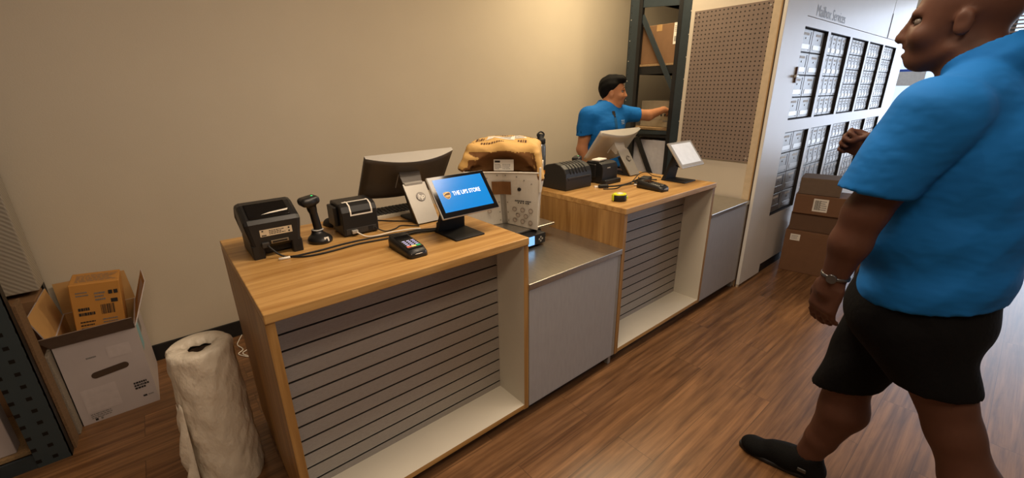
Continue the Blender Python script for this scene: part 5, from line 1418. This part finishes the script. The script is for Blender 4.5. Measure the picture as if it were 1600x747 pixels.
    for sg in (-1,1): g.cone(P3(0,sg*.085,.82),P3(.01,sg*.09,.45),.094,.072,.03); g.cone(P3(.01,sg*.09,.45),P3(-.02,sg*.09,.09),.072,.062,.03)
    g.D = np.maximum(g.D, (g.coords()[2]-.93).astype(np.float32)); g.mesh('trousers', SHORTS, t, 1, org)
    for sg in (-1,1):
        g = SDF((2.45,.70,-.01),(3.05,1.2,.12),.006)
        g.cone(P3(-.05,sg*.09,.045),P3(.13,sg*.10,.035),.046,.04,.03); g.plane((0,0,-1),0); g.mesh('shoe', SHOE, t, 1, org)
worker()
#ENDPEOPLE#

# ================================================================== LIGHT
def ceiling_light(label, x, y, w, l, e, col):
    t = thing('ceiling_light', label, 'light', (x,y,2.9), 0, 'ceiling light panels')
    b = MB(); b.box((-w/2,-l/2,-.05),(w/2,l/2,0),WHITE); b.build('housing', None, t)
    b = MB(); b.box((-w/2+.02,-l/2+.02,-.053),(w/2-.02,l/2-.02,-.0505),mat('diffuser_'+label[:6], col, .5, emit=col, estr=e, var=0)); b.build('diffuser', None, t)
WARM = srgb(255,230,200); NEUT = srgb(255,236,208)
def area(name, loc, rot, sx, sy, e, col, spread=PI):
    l = bpy.data.lights.new(name, 'AREA'); l.shape = 'RECTANGLE'; l.size = sx; l.size_y = sy; l.energy = e; l.color = col[:3]; l.spread = spread
    o = bpy.data.objects.new(name, l); COL.objects.link(o); o.location = loc; o.rotation_euler = rot; return o
LIGHTS = dict(main=44, left=27, work=36, day=150, world=1.5)
area('lamp_main', (1.2,-.35,2.85), (0,0,0), 1.2, .6, LIGHTS['main'], WARM)
area('lamp_left', (.1,-1.7,2.85), (0,0,0), 1.2, .6, LIGHTS['left'], WARM)
area('lamp_work', (3.0,.9,2.85), (0,0,0), .6, .6, LIGHTS['work'], srgb(255,230,186))
area('lamp_window', (8.9,-2.2,1.5), (0,math.radians(90),0), 2.3, 5.6, LIGHTS['day'], srgb(222,234,255))
w = bpy.data.worlds.new('daylight'); S.world = w; w.use_nodes = True
bg = w.node_tree.nodes['Background']; bg.inputs[0].default_value = srgb(214,230,250); bg.inputs[1].default_value = LIGHTS['world']

# ================================================================== CAMERA
cd = bpy.data.cameras.new('camera'); cam = bpy.data.objects.new('camera', cd); COL.objects.link(cam); S.camera = cam
F = 663.4161; cd.sensor_fit = 'HORIZONTAL'; cd.sensor_width = 36; cd.lens = 36*F/1600; cd.clip_start = .02; cd.clip_end = 200
yaw, pit, rol = [math.radians(v) for v in (-39.7102,-19.0366,-.7791)]
f = Vector((-math.sin(yaw)*math.cos(pit), math.cos(yaw)*math.cos(pit), math.sin(pit)))
r = Vector((math.cos(yaw),math.sin(yaw),0)); u = r.cross(f)
r2 = r*math.cos(rol)+u*math.sin(rol); u2 = -r*math.sin(rol)+u*math.cos(rol)
cam.matrix_world = Matrix(((r2.x,u2.x,-f.x,-.1333),(r2.y,u2.y,-f.y,-1.2439),(r2.z,u2.z,-f.z,1.5001),(0,0,0,1)))
S.view_settings.view_transform = 'Standard'; S.view_settings.look = 'None'; S.view_settings.exposure = 0
S.cycles.use_denoising = True
S.cycles.max_bounces = 8; S.cycles.sample_clamp_indirect = 6
